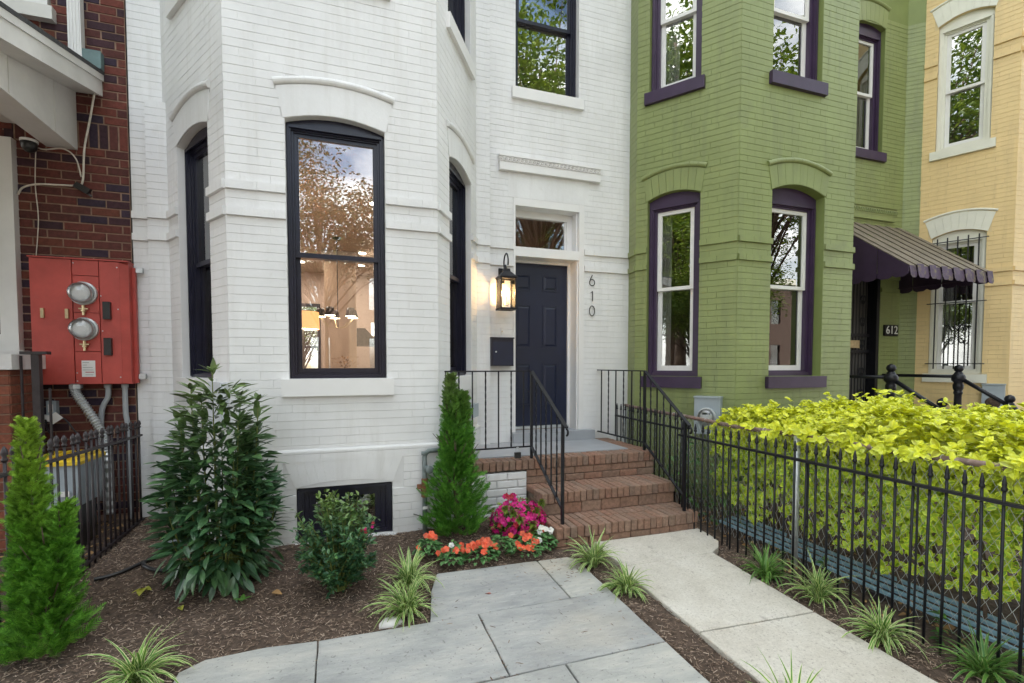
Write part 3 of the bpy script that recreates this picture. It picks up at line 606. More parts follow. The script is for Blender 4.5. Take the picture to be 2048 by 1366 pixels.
# iron grille over the lower yellow window
gr_ = thing('window_grille', tuple(yL.P(.47, 1.45, .06)), 'black iron security grille with scroll ornament over lower yellow house window', 'grille')
for k in range(5): MB().tube([yL.P(.235 + k * .118, 1.47, .075), yL.P(.235 + k * .118, 3.47, .075)], .009, 6).build('bar', 'black_iron', gr_)
for z in (1.55, 2.48, 3.41): MB().tube([yL.P(.13, z, .065), yL.P(.81, z, .065)], .008, 6).build('cross_bar', 'black_iron', gr_)
for sgn in (1, -1):
    for vs_ in (1, -1):
        MB().tube([yL.P(.47 + sgn * (.035 + .085 * t), 2.0 + vs_ * (.04 + .10 * math.sin(t * 2.6)) , .088) for t in [i / 8 for i in range(9)]], .007, 5).build('scroll', 'black_iron', gr_)
        MB().tube([yL.P(.47 + sgn * (.08 + .045 * math.cos(t) * (1 - t / 8)), 2.0 + vs_ * (.10 + .05 * math.sin(t) * (1 - t / 8)), .088) for t in [i * .55 for i in range(12)]], .006, 5).build('scroll', 'black_iron', gr_)
# ------------------------------------------------------------------ the red brick house on the left
rd = thing('red_brick_house', (-3.5, 5.48, 0), 'dark red brick house with tan mortar left of the white house', 'house', 'row houses')
rF = Fr((-5.2, 5.48), (-1.795, 5.48)); rx = lambda x: x + 5.2
r_op = [Op(rx(-3.7), rx(-2.63), 1.70, 3.42), Op(rx(-3.5), rx(-2.33), 4.60, 6.3)]
mb = MB(); wall_mesh(mb, rF, 0, rF.L, -.3, TOPZ, r_op); wl_ = mb.build('front_wall', 'mortar_tan', rd)
mas = Masonry('red_brick', .0745, .215, (.0052, .0052, .002, .002))
mas.lay(wl_, rF, rx(-3.2), rF.L, .15, 5.6, r_op, .048, pr=.007, seed=31, skip=[Op(rx(-2.62), rF.L, 3.47, 3.70), Op(rx(-3.75), rx(-2.62), 1.55, 1.70), Op(rx(-3.55), rx(-2.30), 4.5, 4.6)])
for k in range(14):                                  # soldier course
    x = rF.L - .035 - k * .0745; mas.b.append((wl_, rF, x - .037, x + .035, 3.476, 3.697, 0, .007))
mas.finish()
mm = MB(); rw = lambda a, b_, c, e_, y0=5.40, y1=5.58: mm.box(a, b_, y0, y1, c, e_)
rw(-2.68, -2.60, 1.66, 3.46); rw(-3.7, -2.68, 3.36, 3.46); rw(-3.7, -2.68, 1.66, 1.74); rw(-2.745, -2.68, 1.74, 3.36, 5.45); rw(-3.7, -2.745, 2.45, 2.52, 5.46); rw(-3.7, -2.745, 1.74, 1.80, 5.46)
w_ = mm.build('window', 'vinyl_white', rd); B('pane', 'glass_old', w_, (-3.7, -2.745, 5.52, 5.525, 1.80, 3.36)); B('sill', 'stone_white', w_, (-3.75, -2.56, 5.38, 5.48, 1.54, 1.66))
mm = MB(); rw(-2.43, -2.34, 4.6, 6.3, 5.45); rw(-3.5, -2.43, 4.6, 4.68, 5.45); w_ = mm.build('window', 'vinyl_white', rd); B('sill', 'fascia', w_, (-3.55, -2.29, 5.40, 5.49, 4.5, 4.61)); B('pane', 'glass_old', w_, (-3.5, -2.43, 5.52, 5.525, 4.68, 6.3)); B('curtain', 'curtain', w_, (-3.5, -2.43, 5.60, 5.61, 4.6, 6.3))
sh = MB(); sh.box(-5.2, -5.1, 5.5, 12, -.2, TOPZ); sh.box(-1.90, -1.80, 5.56, 12, -.2, TOPZ); sh.box(-5.2, -1.80, 5.5, 12, TOPZ, TOPZ + .2); sh.box(-5.1, -1.9, 11.8, 12, -.2, TOPZ); sh.box(-5.1, -1.9, 5.62, 11.8, 3.8, 4.2); sh.build('party_wall', 'room_dark', rd)
# porch: shed roof rising to the wall, boxed beam, soffit, brick pier
po = thing('porch_roof', (-2.6, 4.8, 3.4), 'white boxed porch roof with dark shingle edge on red brick house', 'porch roof')
S_ = math.tan(R(14)); zr = lambda y: 4.145 - (5.47 - y) * S_
def slab(x0, x1, dz0, dz1, y0=3.2, y1=5.47):
    return [(x0, y0, zr(y0) + dz0), (x1, y0, zr(y0) + dz0), (x1, y1, zr(y1) + dz0), (x0, y1, zr(y1) + dz0)], (0, 0, dz1 - dz0)
MB().prism(*slab(-5.0, -1.955, -.018, .012)).build('shingles', 'shingle', po)
MB().prism(*slab(-1.985, -1.962, -.075, -.0185)).build('drip_edge', 'fascia', po)
MB().prism(*slab(-2.005, -1.975, -.205, -.076)).build('fascia', 'fascia', po)
MB().prism(*slab(-5.0, -2.006, -.050, -.0185)).build('deck', 'fascia', po)
sf = MB().prism(*slab(-2.19, -2.006, -.20, -.185)); sf.build('soffit', 'fascia', po)
bm = MB(); bm.prism([(-2.17, 3.2, 3.44), (-2.17, 5.47, 3.44), (-2.17, 5.47, zr(5.47) - .19), (-2.17, 3.2, zr(3.2) - .19 if zr(3.2) - .19 > 3.45 else 3.45)], (-.22, 0, 0)); bm.build('beam', 'fascia', po)
for k in range(3):
    y = 3.9 + k * .6; MB().box(-2.1695, -2.164, y, y + .008, 3.45, zr(y) - .2).build('beam_joint', 'fascia', po)
pc = MB(); pc.box(-5.0, -2.39, 3.2, 5.46, 3.60, 3.64); pc.build('porch_ceiling', 'fascia', po)
MB().box(-2.16, -1.955, 5.40, 5.468, 4.15, 4.30).build('flashing', 'flashing', po)
ds_ = thing('downspout', (-2.13, 5.42, 4.2), 'white ridged downspout on red brick wall above porch roof', 'downspout')
mm = MB(); mm.box(-2.182, -2.088, 5.39, 5.46, 4.16, 6.4)
for k in range(4): mm.box(-2.176 + k * .023, -2.166 + k * .023, 5.384, 5.39, 4.16, 6.4)
mm.build('pipe', 'vinyl_white', ds_); B('bracket', 'vinyl_white', ds_, (-2.192, -2.078, 5.381, 5.47, 4.9, 4.93))
# ------------------------------------------------------------------ ground, paving
gz = lambda y: .042 * (y - 3.74)
YS = [-60, -6, -2, 0, 1, 2, 3, 4, 5, 5.8, 14, 60]
def gy(y): return gz(min(max(y, -2), 5.6)) - .10
m = MB()
for a, b_ in zip(YS, YS[1:]): m.face((-80, a, gy(a)), (80, a, gy(a)), (80, b_, gy(b_)), (-80, b_, gy(b_)))
tag(m.build('ground', 'soil'), kind='structure')
zs = gy(-9) + .012
tag(B('sidewalk', 'sidewalk', None, (-80, 80, -5.2, -2.2, gy(-3) - .05, gy(-2) + .03)), kind='structure')
tag(B('road', 'asphalt', None, (-80, 80, -14.5, -6.2, gy(-9) - .1, gy(-9) + .02)), kind='structure')
tag(B('far_sidewalk', 'sidewalk', None, (-80, 80, -18.5, -15.2, gy(-9) - .1, gy(-9) + .14)), kind='structure')
def grain(x, y, s=1): return math.sin(x * 7.3 * s + 1.3 * math.sin(y * 5.1 * s)) * math.cos(y * 6.7 * s + 1.1 * math.sin(x * 4.3 * s))
def smooth(a, b_, x): t = max(0, min(1, (x - a) / (b_ - a))); return t * t * (3 - 2 * t)
SLABS = [[(.50, 2.945), (1.440, 2.945), (1.440, 3.535), (.655, 3.555), (.57, 3.31)], [(1.448, 2.945), (1.752, 2.945), (1.752, 3.47), (1.70, 3.53), (1.448, 3.535)],
         [(-.83, 2.335), (-.142, 2.335), (-.142, 2.95), (-.40, 2.975), (-.70, 2.955), (-.80, 2.88)], [(-.134, 2.335), (.798, 2.335), (.798, 2.937), (-.134, 2.942)], [(.806, 2.335), (1.752, 2.335), (1.752, 2.937), (.806, 2.937)],
         [(-.7, 1.6), (.2, 1.6), (.2, 2.327), (-.7, 2.327)], [(.208, 1.6), (1.112, 1.6), (1.112, 2.327), (.208, 2.327)], [(1.120, 1.6), (1.752, 1.6), (1.752, 2.327), (1.120, 2.327)],
         [(-1.0, .6), (.5, .6), (.5, 1.592), (-1.0, 1.592)], [(.508, .6), (1.752, .6), (1.752, 1.592), (.508, 1.592)]]
PATH = [[(2.05, 3.240), (2.885, 3.240), (3.02, 3.32), (3.11, 3.42), (3.14, 3.55), (3.14, 3.72), (2.05, 3.72), (2.03, 3.52)], [(2.0, 2.345), (2.862, 2.300), (2.885, 3.232), (2.05, 3.232), (2.0, 3.1)], [(2.0, 1.3), (2.862, 1.3), (2.862, 2.291), (2.0, 2.336)], [(2.0, .3), (2.862, .3), (2.862, 1.292), (2.0, 1.292)]]
def inpoly(x, y, poly):
    c = False; j = len(poly) - 1
    for i in range(len(poly)):
        (xi, yi), (xj, yj) = poly[i], poly[j]
        if (yi > y) != (yj > y) and x < (xj - xi) * (y - yi) / (yj - yi) + xi: c = not c
        j = i
    return c
HARD = SLABS + PATH
def mz(x, y):                                        # surface of the planting bed
    h = gz(y) - .012 + .010 * grain(x, y) + .007 * grain(x, y, 2.3)
    if x < 1.69: h += .075 * smooth(3.4, 4.3, y) * smooth(1.75, 1.4, x)
    if any(inpoly(x, y, p) for p in HARD): h = gz(y) - .06
    if x < -1.70: h -= .04
    if x > 3.2: h -= .02
    return h
m = MB(); nx, ny = 120, 100; x0, x1, y0, y1 = -3.4, 4.4, 1.0, 5.6
for j in range(ny + 1):
    for i in range(nx + 1):
        x, y = x0 + (x1 - x0) * i / nx, y0 + (y1 - y0) * j / ny; m.v.append(V(x, y, mz(x, y) + U(-.004, .004)))
for j in range(ny):
    for i in range(nx): a = j * (nx + 1) + i; m.f.append((a, a + 1, a + nx + 2, a + nx + 1))
bed = m.build('planting_bed', 'soil'); tag(bed, kind='structure')
def slabpiece(poly, mat, name, parent, lift=.008, th=.07, c=.006):
    n = len(poly); cx = sum(p[0] for p in poly) / n; cy = sum(p[1] for p in poly) / n; j = U(-.002, .002)
    # denser, slightly uneven outline
    out = []
    for (xa, ya), (xb, yb) in zip(poly, poly[1:] + poly[:1]):
        k = max(2, int(math.hypot(xb - xa, yb - ya) / .09))
        for i in range(k):
            t = i / k; e = .0 if i == 0 else U(-.0022, .0022); x, y = xa + (xb - xa) * t, ya + (yb - ya) * t; L = math.hypot(xb - xa, yb - ya); out.append((x + e * (yb - ya) / L, y - e * (xb - xa) / L))
    n = len(out); m = MB(); ins = lambda p: (p[0] + (cx - p[0]) * c / max(.2, math.hypot(cx - p[0], cy - p[1])), p[1] + (cy - p[1]) * c / max(.2, math.hypot(cx - p[0], cy - p[1])))
    top = [ins(p) for p in out]
    for p in out: m.v.append(V(p[0], p[1], gz(p[1]) + lift + j - th))
    for p in out: m.v.append(V(p[0], p[1], gz(p[1]) + lift + j - c * .8))
    for p in top: m.v.append(V(p[0], p[1], gz(p[1]) + lift + j))
    for i in range(n):
        k = (i + 1) % n; m.f.append((i, k, n + k, n + i)); m.f.append((n + i, n + k, 2 * n + k, 2 * n + i))
    m.f.append(tuple(range(2 * n, 3 * n)))
    return m.build(name, mat, parent)
sp = bpy.data.objects.new('stone_path', MB().face((-.9, .7, gz(.7) - .05), (1.7, .7, gz(.7) - .05), (1.7, 3.0, gz(3) - .05), (-.6, 2.85, gz(2.85) - .05)).mesh('stone_path', 'soil')); COL.objects.link(sp); tag(sp, kind='structure')
for s_ in SLABS: slabpiece(s_, 'bluestone', 'stone_slab', sp)
cp = bpy.data.objects.new('concrete_path', MB().face((2.02, .4, gz(.4) - .05), (2.84, .4, gz(.4) - .05), (2.84, 3.6, gz(3.6) - .05), (2.07, 3.6, gz(3.6) - .05)).mesh('concrete_path', 'soil')); COL.objects.link(cp); tag(cp, kind='structure')
for s_ in PATH: slabpiece(s_, 'concrete', 'concrete_slab', cp, .012)
def onbed(x, y):
    if y > 3.66 and 1.66 < x < 3.16: return False
    if y > 4.28 and x > -.8 and (y - 4.28) > 1.7 * max(0, abs(x) - .80) - .02: return False
    return not any(inpoly(x, y, p) for p in HARD)
m = MB(); r_ = random.Random(3); cnt = 0
for k in range(70000):
    if cnt >= 30000: break
    x, y = r_.uniform(-1.75, 3.25), r_.uniform(1.1, 5.4)
    if y < 1.9 and x < 1.6 and r_.random() < .8: continue
    if not onbed(x, y): continue
    cnt += 1; L = r_.uniform(.010, .032) * (1 if r_.random() > .05 else 1.6); w_ = r_.uniform(.0022, .0055); a = r_.uniform(0, 6.283); t = r_.uniform(-.35, .35)
    c = V(x, y, mz(x, y) + r_.uniform(.001, .012)); d = V(math.cos(a) * math.cos(t), math.sin(a) * math.cos(t), math.sin(t)) * L / 2; s_ = V(-math.sin(a), math.cos(a), r_.uniform(-.4, .4)) * w_ / 2; up = V(0, 0, w_ * .45)
    m.add([c - d - s_, c - d + s_, c + d + s_, c + d - s_, c - d + up, c + d + up], [(0, 4, 5, 3), (1, 2, 5, 4), (0, 1, 4), (3, 5, 2)])
tag(m.build('mulch', 'mulch'), 'dark shredded bark mulch covering the planting beds', 'mulch', kind='stuff')
# leaf litter in the two neighbours' yards
def leafpts(L, W, n=4, fold=.25, curl=.25, tip=.6, rnd_=.8):
    pts, fs, e = [], [], []
    for i in range(n + 1):
        t = i / n; w_ = W / 2 * (math.sin(math.pi * min(1, t ** tip * .98 + .02)) ** rnd_ if 0 < i < n else .06); x = L * t; z = -curl * L * t * t
        pts += [(x, -w_, z + fold * w_), (x, 0, z), (x, w_, z + fold * w_)]; e += [1, 0, 1]
    for i in range(n):
        a = i * 3; fs += [(a, a + 3, a + 4, a + 1), (a + 1, a + 4, a + 5, a + 2)]
    return [V(*p) for p in pts], fs, e
def basis(d, up=None, roll=0):
    x = Vector(d).normalized(); u = Vector(up) if up else V(0, 0, 1)
    if abs(x.dot(u)) > .97: u = V(0, 1, 0) if abs(x.y) < .9 else V(1, 0, 0)
    y = u.cross(x).normalized(); z = x.cross(y); m = Matrix((x, y, z)).transposed()
    return m @ Matrix.Rotation(roll, 3, 'X')
def addleaf(mb, lp, pos, mat3, s=1):
    n = len(mb.v); pos = Vector(pos)
    for p in lp[0]: mb.v.append(pos + mat3 @ (p * s))
    mb.f.extend(tuple(n + i for i in f) for f in lp[1])
    if mb.e is None: mb.e = []
    mb.e.extend(lp[2])
LEAF = leafpts(1, .55, 3, .3, .3)
m = MB()
for k in range(900):
    x = r_.uniform(-3.3, -1.78) if k % 3 else r_.uniform(3.25, 4.1); y = r_.uniform(3.0, 5.4) if x < 0 else r_.uniform(1.2, 4.2)
    a = r_.uniform(0, 6.28); addleaf(m, LEAF, (x, y, mz(x, y) + r_.uniform(.004, .02)), basis((math.cos(a), math.sin(a), r_.uniform(-.2, .3)), roll=r_.uniform(-.7, .7)), r_.uniform(.03, .07))
tag(m.build('leaf_litter', 'dead_leaf'), 'dry brown leaf litter behind the iron fences', 'leaves', kind='stuff')
for k, (x, y, s_, mt, lb) in enumerate([(-1.25, 3.85, .12, 'yellow_leaf', 'pale green torn leaf lying on mulch near black hose'), (-1.42, 4.75, .11, 'dead_leaf', 'curled tan dead leaf on mulch by the left iron fence'), (-.45, 3.62, .09, 'dead_leaf', 'tan fallen leaf on mulch right of the laurel'),
                               (-.98, 3.60, .07, 'yellow_leaf', 'small yellow leaf on mulch below the laurel'), (-1.28, 5.0, .13, 'dead_leaf', 'long brown dead leaf on mulch beside white wall foot'), (.95, 3.15, .035, 'petal_coral', 'single coral petal fallen on grey stone slab')]):
    mm = MB(); a = U(0, 6)
    addleaf(mm, leafpts(1, .5, 5, .35, .1), V(x, y, (mz(x, y) + .018) if onbed(x, y) else gz(y) + .012), basis((math.cos(a), math.sin(a), .1), roll=.2), s_)
    if s_ > .1:
        for q in (-.7, .7): addleaf(mm, leafpts(1, .4, 4, .35, .1), V(x, y, mz(x, y) + .02), basis((math.cos(a + q), math.sin(a + q), .12), roll=.3), s_ * .7)
    tag(mm.build('fallen_leaf', mt), lb, 'leaf', 'fallen leaves')
for k in range(26):                                   # mulch crumbs swept onto the slabs
    pass
m = MB()
for k in range(70):
    x, y = (r_.gauss(1.62, .12), r_.gauss(3.38, .12)) if k % 2 else (r_.uniform(.55, 1.7), r_.uniform(2.4, 3.5))
    a = r_.uniform(0, 6.28); L = r_.uniform(.006, .022); d = V(math.cos(a), math.sin(a), 0) * L; s_ = V(-math.sin(a), math.cos(a), 0) * .002; c = V(x, y, gz(y) + .0095)
    m.add([c - d - s_, c + d - s_, c + d + s_, c - d + s_, c + V(0, 0, .003)], [(0, 1, 4), (1, 2, 4), (2, 3, 4), (3, 0, 4)])
tag(m.build('bark_crumbs', 'mulch'), 'loose bark crumbs scattered on the grey stone slabs', 'mulch', kind='stuff')
st = MB(); N = 14; rr = [U(.85, 1.12) for _ in range(N)]
ring = [[V(.275 + math.cos(i * 6.283 / N) * .075 * k * rr[i], 3.03 + math.sin(i * 6.283 / N) * .05 * k * rr[i], mz(.28, 3.03) + h) for i in range(N)] for k, h in ((1, -.01), (1.02, .012), (.8, .028), (.35, .034))]
for r__ in ring: st.v.extend(r__)
for q in range(3):
    for i in range(N): st.f.append((q * N + i, q * N + (i + 1) % N, (q + 1) * N + (i + 1) % N, (q + 1) * N + i))
st.f.append(tuple(3 * N + i for i in range(N))); tag(st.build('stone', 'stone_white', None, True), 'small pale stone lying in mulch beside variegated grass', 'stone')

# ------------------------------------------------------------------ brick stoop
so = thing('brick_stoop', (2.4, 4.4, 0), 'red brick steps and grey painted landing in front of navy door', 'stoop')
Z1, Z2, Z3 = .168, .372, .615; YA, YB, YC = 3.71, 4.06, 4.44; XL, XR = 1.69, 3.14
B('step_core', 'mortar_step', so, (XL + .03, XR - .03, YA + .03, YC + .3, -.15, Z1 - .014), (XL + .03, XR - .03, YB + .03, YC + .3, Z1 - .0139, Z2 - .014), (1.72, 3.14, YC + .03, 5.49, -.15, Z3 - .014))
B('landing', 'grey_floor', so, (.98, 2.98, 4.66, 5.49, Z3 - .04, Z3 + .004))
m = MB(); m.prism([(.90, 4.455, Z3 - .03), (1.72, 4.455, Z3 - .03), (1.72, 4.67, Z3 - .03), (.98, 4.67, Z3 - .03)], (0, 0, .02)); m.build('landing_edge', 'mortar_step', so)
wf = Fr((.87, 4.455), (1.706, 4.455)); mb = MB(); mb.box(.87, 1.706, 4.458, 4.70, -.15, Z3 - .115); wwall = mb.build('stoop_wall', 'white_mortar', so)
bcache = {}
def stepbrick(x0, x1, y0, y1, z0, z1):
    key = (round(x1 - x0, 2), round(y1 - y0, 2), round(z1 - z0, 2), r_.randrange(4)); me = bcache.get(key)
    if me is None:
        w_, d_, h_ = (x1 - x0) / 2, (y1 - y0) / 2, (z1 - z0) / 2; c = .006; mm = MB(); ps = []
        for sx in (-1, 1):
            for sy_ in (-1, 1):
                for sz in (-1, 1):
                    j = lambda: r_.uniform(-.0022, .0022)
                    ps += [(sx * w_ + j(), sy_ * (d_ - c) + j(), sz * (h_ - c) + j()), (sx * (w_ - c) + j(), sy_ * d_ + j(), sz * (h_ - c) + j()), (sx * (w_ - c) + j(), sy_ * (d_ - c) + j(), sz * h_ + j())]
        I = lambda sx, sy_, sz, k: ((sx > 0) * 4 + (sy_ > 0) * 2 + (sz > 0)) * 3 + k
        F = []
        for s in (-1, 1):
            F.append([I(s, -1, -1, 0), I(s, 1, -1, 0), I(s, 1, 1, 0), I(s, -1, 1, 0)][::s]); F.append([I(-1, s, -1, 1), I(-1, s, 1, 1), I(1, s, 1, 1), I(1, s, -1, 1)][::s]); F.append([I(-1, -1, s, 2), I(1, -1, s, 2), I(1, 1, s, 2), I(-1, 1, s, 2)][::s])
        for a in (-1, 1):
            for b_ in (-1, 1):
                F.append([I(a, b_, -1, 0), I(a, b_, 1, 0), I(a, b_, 1, 1), I(a, b_, -1, 1)][::-a * b_]); F.append([I(a, -1, b_, 0), I(a, 1, b_, 0), I(a, 1, b_, 2), I(a, -1, b_, 2)][::a * b_]); F.append([I(-1, a, b_, 1), I(1, a, b_, 1), I(1, a, b_, 2), I(-1, a, b_, 2)][::-a * b_])
                for c_ in (-1, 1): F.append([I(a, b_, c_, 0), I(a, b_, c_, 1), I(a, b_, c_, 2)][::a * b_ * c_])
        mm.add(ps, [tuple(f) for f in F]); me = bcache[key] = mm.mesh('brick', 'step_brick')
    o = link('brick', me, so, V((x0 + x1) / 2, (y0 + y1) / 2, (z0 + z1) / 2) - wloc(so)); o.rotation_euler = (r_.uniform(-.012, .012), r_.uniform(-.012, .012), r_.uniform(-.008, .008))
    return o
G = .007
for (zt, zb, yf, yb, xa, xb) in ((Z1, gz(3.7) - .06, YA, YB, XL, XR), (Z2, Z1, YB, YC, XL + .01, XR), (Z3, Z2, YC, YC + .215, .93, 3.17)):
    RH = .098
    n = int(round((xb - xa) / .066)); pw = (xb - xa) / n
    for k in range(n):                                # rowlock nosing
        x = xa + k * pw; stepbrick(x + G / 2, x + pw - G / 2, yf + U(-.003, .003), yf + .205, zt - RH, zt + U(-.002, .002))
    if yb - yf > .23:                                 # rest of the tread: second row of rowlocks
        for k in range(n):
            x = xa + k * pw; stepbrick(x + G / 2, x + pw - G / 2, yf + .205 + G, min(yb + .02, yf + .41), zt - .06, zt + U(-.003, .002))
    x2 = xa if yf < YC else 1.706
    n = int(round((xb - x2) / .212)); pw = (xb - x2) / n; hh = (zt - RH - zb)
    rows = 1 if hh < .11 else 2
    for rI in range(rows):
        z_a = zb + hh * rI / rows; z_b = zb + hh * (rI + 1) / rows - G
        for k in range(-1 if rI % 2 else 0, n):
            a = x2 + (k + (.5 if rI % 2 else 0)) * pw; b_ = min(a + pw, xb); a = max(a, x2)
            if b_ - a > .04: stepbrick(a + G / 2, b_ - G / 2, yf + .012, yf + .11, z_a, z_b)
    for side in (xa, xb):                             # end faces
        if yf >= YC: continue
        for rI in range(rows):
            z_a = zb + hh * rI / rows; z_b = zb + hh * (rI + 1) / rows - G
            stepbrick(side + (.012 if side == xa else -.1), side + (.1 if side == xa else -.012), yf + .115, yf + .32, z_a, z_b)
for k in range(12):                                   # right edge of the landing
    y = YC + .22 + k * .068; stepbrick(2.985, 3.185, y, y + .061, Z3 - .06, Z3 + U(-.002, .002))
for rI in range(7):                                   # painted brick of the stoop side
    for k in range(-1, 5):
        a = .87 + (k + (.5 if rI % 2 else 0)) * .212; b_ = min(a + .206, 1.704); a = max(a, .87); z = -.03 + rI * .0765
        if b_ - a > .04: MB().add([wf.P(u - .87 + 0, zz, q) for u, zz, q in brick_pts(a, b_, z, z + .073, .012 + U(-.003, .003), .001, .003, .004, .006)], BF_).build('brick', 'white_paint', wwall)
B('door_step', 'grey_floor', so, (1.90, 2.96, 5.37, 5.489, Z3 + .004, .735), (1.94, 2.75, 5.489, 5.64, Z3 + .004, .738))

# ------------------------------------------------------------------ stoop railings
def bar(p0, p1, r, tw=False):
    p0, p1 = Vector(p0), Vector(p1); m = MB(); n = 40 if tw else 1; m.tube([p0.lerp(p1, i / n) for i in range(n + 1)], r * 1.25, 4, True, math.pi / 4, .42 if tw else 0); return m
def railing(label, flat0, top, low, zt, zb, zl, zbl, lampost, nflat, nslope, endcap=True):
    # flat run from flat0 to the upper post, then down along the steps to the lower post
    rt = thing('stair_railing', (top[0], top[1], 0), label, 'railing', 'stoop railings')
    f0, t, l = V(*flat0, 0), V(*top, 0), V(*low, 0); Zv = lambda p, z: V(p.x, p.y, z)
    ext = (l - t).normalized() * .07; sl = (zl - zt) / (l - t).length
    m = MB()
    def flatbar(a, b_, w_=.034, h_=.013):
        d = (b_ - a); s_ = V(-d.y, d.x, 0).normalized() * w_ / 2; u = V(0, 0, h_); m.obox(a - s_ - u * .5, d, s_ * 2, u)
    flatbar(Zv(f0, zt), Zv(t, zt)); flatbar(Zv(t, zt), Zv(l, zl) + ext + V(0, 0, sl * .07)); e = Zv(l, zl) + ext + V(0, 0, sl * .07)
    m.tube([e + ext * .0 + V(0, 0, -.012 - .028 + .028 * math.cos(t_)) + ext.normalized() * .028 * math.sin(t_) for t_ in [i * .42 for i in range(8)]], .010, 6)
    m.build('handrail', 'black_iron', rt)
    m = MB(); flatbar(Zv(f0, zb), Zv(t, zb), .02, .014); flatbar(Zv(t, zb), Zv(l, zbl), .026, .014); m.build('bottom_rail', 'black_iron', rt)
    bar(Zv(t, Z3), Zv(t, zt), .0135).build('post', 'black_iron', rt); bar(Zv(l, Z1), Zv(l, zl), .0135).build('post', 'black_iron', rt)
    for k in range(nflat):
        p = f0.lerp(t, (k + (.35 if lampost else .5)) / nflat); bar(Zv(p, zb), Zv(p, zt), .0065, k % 2 == 1).build('baluster', 'black_iron', rt)
    for k in range(1, nslope):
        f = k / nslope; p = t.lerp(l, f); bar(Zv(p, zb + (zbl - zb) * f), Zv(p, zt + (zl - zt) * f), .0065, k % 2 == 1).build('baluster', 'black_iron', rt)
    return rt
railing('left iron stoop railing starting at white bay corner, twisted and plain balusters', (.865, 4.47), (1.775, 4.50), (1.785, 3.80), 1.476, .735, 1.055, .30, True, 7, 6)
railing('right iron stoop railing between navy door and green house', (3.06, 5.48), (3.09, 4.52), (3.03, 3.78), 1.470, .700, 1.02, .30, False, 6, 6)
pl = thing('padlock', (1.61, 4.46, .66), 'small black padlock hanging from bottom bar of left stoop railing', 'padlock')
m = MB(); m.box(1.585, 1.645, 4.445, 4.475, .635, .69); m.build('body', 'black_plastic', pl); MB().tube([(1.598 + .017 - .017 * math.cos(t_), 4.46, .69 + .02 + .03 * math.sin(t_)) for t_ in [i * math.pi / 8 for i in range(9)]], .0045, 6).build('shackle', 'galv', pl)

# ------------------------------------------------------------------ fixtures of the white house
la = thing('wall_lantern', (1.79, 5.48, 2.15), 'black iron wall lantern with lit candle bulbs left of navy door', 'lantern')
bx0, bx1, by0, by1, bz0, bz1 = 1.690, 1.875, 5.215, 5.385, 2.175, 2.50
m = MB()
for x in (bx0, bx1 - .014):
    for y in (by0, by1 - .014): m.box(x, x + .014, y, y + .014, bz0, bz1)
for z, h in ((bz0 - .022, .022), (bz1, .018)):
    for q in ((bx0 - .006, bx1 + .006, by0 - .006, by0 + .016), (bx0 - .006, bx1 + .006, by1 - .016, by1 + .006), (bx0 - .006, bx0 + .016, by0 + .016, by1 - .016), (bx1 - .016, bx1 + .006, by0 + .016, by1 - .016)): m.box(q[0], q[1], q[2], q[3], z, z + h)
m.build('frame', 'black_iron', la)
cx, cy = (bx0 + bx1) / 2, (by0 + by1) / 2; m = MB()
def frust(z0, h0, z1_, h1): m.add([(cx - h0, cy - h0, z0), (cx + h0, cy - h0, z0), (cx + h0, cy + h0, z0), (cx - h0, cy + h0, z0), (cx - h1, cy - h1, z1_), (cx + h1, cy - h1, z1_), (cx + h1, cy + h1, z1_), (cx - h1, cy + h1, z1_)], [(0, 1, 5, 4), (1, 2, 6, 5), (2, 3, 7, 6), (3, 0, 4, 7), (4, 5, 6, 7), (3, 2, 1, 0)])
frust(bz1 + .018, .105, bz1 + .045, .075); frust(bz1 + .045, .075, bz1 + .085, .038); frust(bz1 + .085, .038, bz1 + .115, .034); m.build('roof', 'black_iron', la)
MB().box(cx - .035, cx + .035, 5.465, 5.487, bz1 - .02, bz1 + .15).build('back_plate', 'black_iron', la)
m = MB(); m.box(cx - .014, cx + .014, cy, 5.466, bz1 + .075, bz1 + .10); m.tube([(cx + .004, cy + .02 + .075 * math.cos(t_) , bz1 + .19 + .10 * math.sin(t_)) for t_ in [-.9 + i * .32 for i in range(15)]], .009, 8); m.tube([(cx, cy, bz1 + .11), (cx, cy + .03, bz1 + .16)], .012, 8); m.build('scroll_arm', 'black_iron', la)
for q in ((bx0 + .014, bx1 - .014, by0 + .004, by0 + .007), (bx0 + .014, bx1 - .014, by1 - .007, by1 - .004)): B('pane', 'glass_clear', la, (*q, bz0, bz1))
for q in ((bx0 + .004, bx0 + .007), (bx1 - .007, bx1 - .004)): B('pane', 'glass_clear', la, (*q, by0 + .014, by1 - .014, bz0, bz1))
for dx, dy in ((-.032, .01), (.030, .01), (0, -.025)):
    c = V(cx + dx, cy + dy, bz0); m = MB(); m.lathe(c, [(.009, .05), (.009, .14)], 8); m.build('candle', 'paper', la)
    m = MB(); m.lathe(c, [(.004, .14), (.013, .155), (.015, .175), (.009, .20), (.002, .225)], 10); m.build('bulb', 'bulb', la, True)
    MB().tube([V(cx, cy, bz0 + .03), V(cx + dx, cy + dy, bz0 + .028), c + V(0, 0, .05)], .004, 6).build('holder', 'black_iron', la)
ld = bpy.data.lights.new('lantern_light', 'POINT'); ld.energy = 5; ld.color = (1, .58, .24); ld.shadow_soft_size = .03
lo_ = bpy.data.objects.new('lantern_light', ld); COL.objects.link(lo_); lo_.parent = la; lo_.location = V(cx, cy, bz0 + .19) - la.location
mbx = thing('mailbox', (1.77, 5.42, 1.52), 'navy wall mounted mailbox below the lantern', 'mailbox')
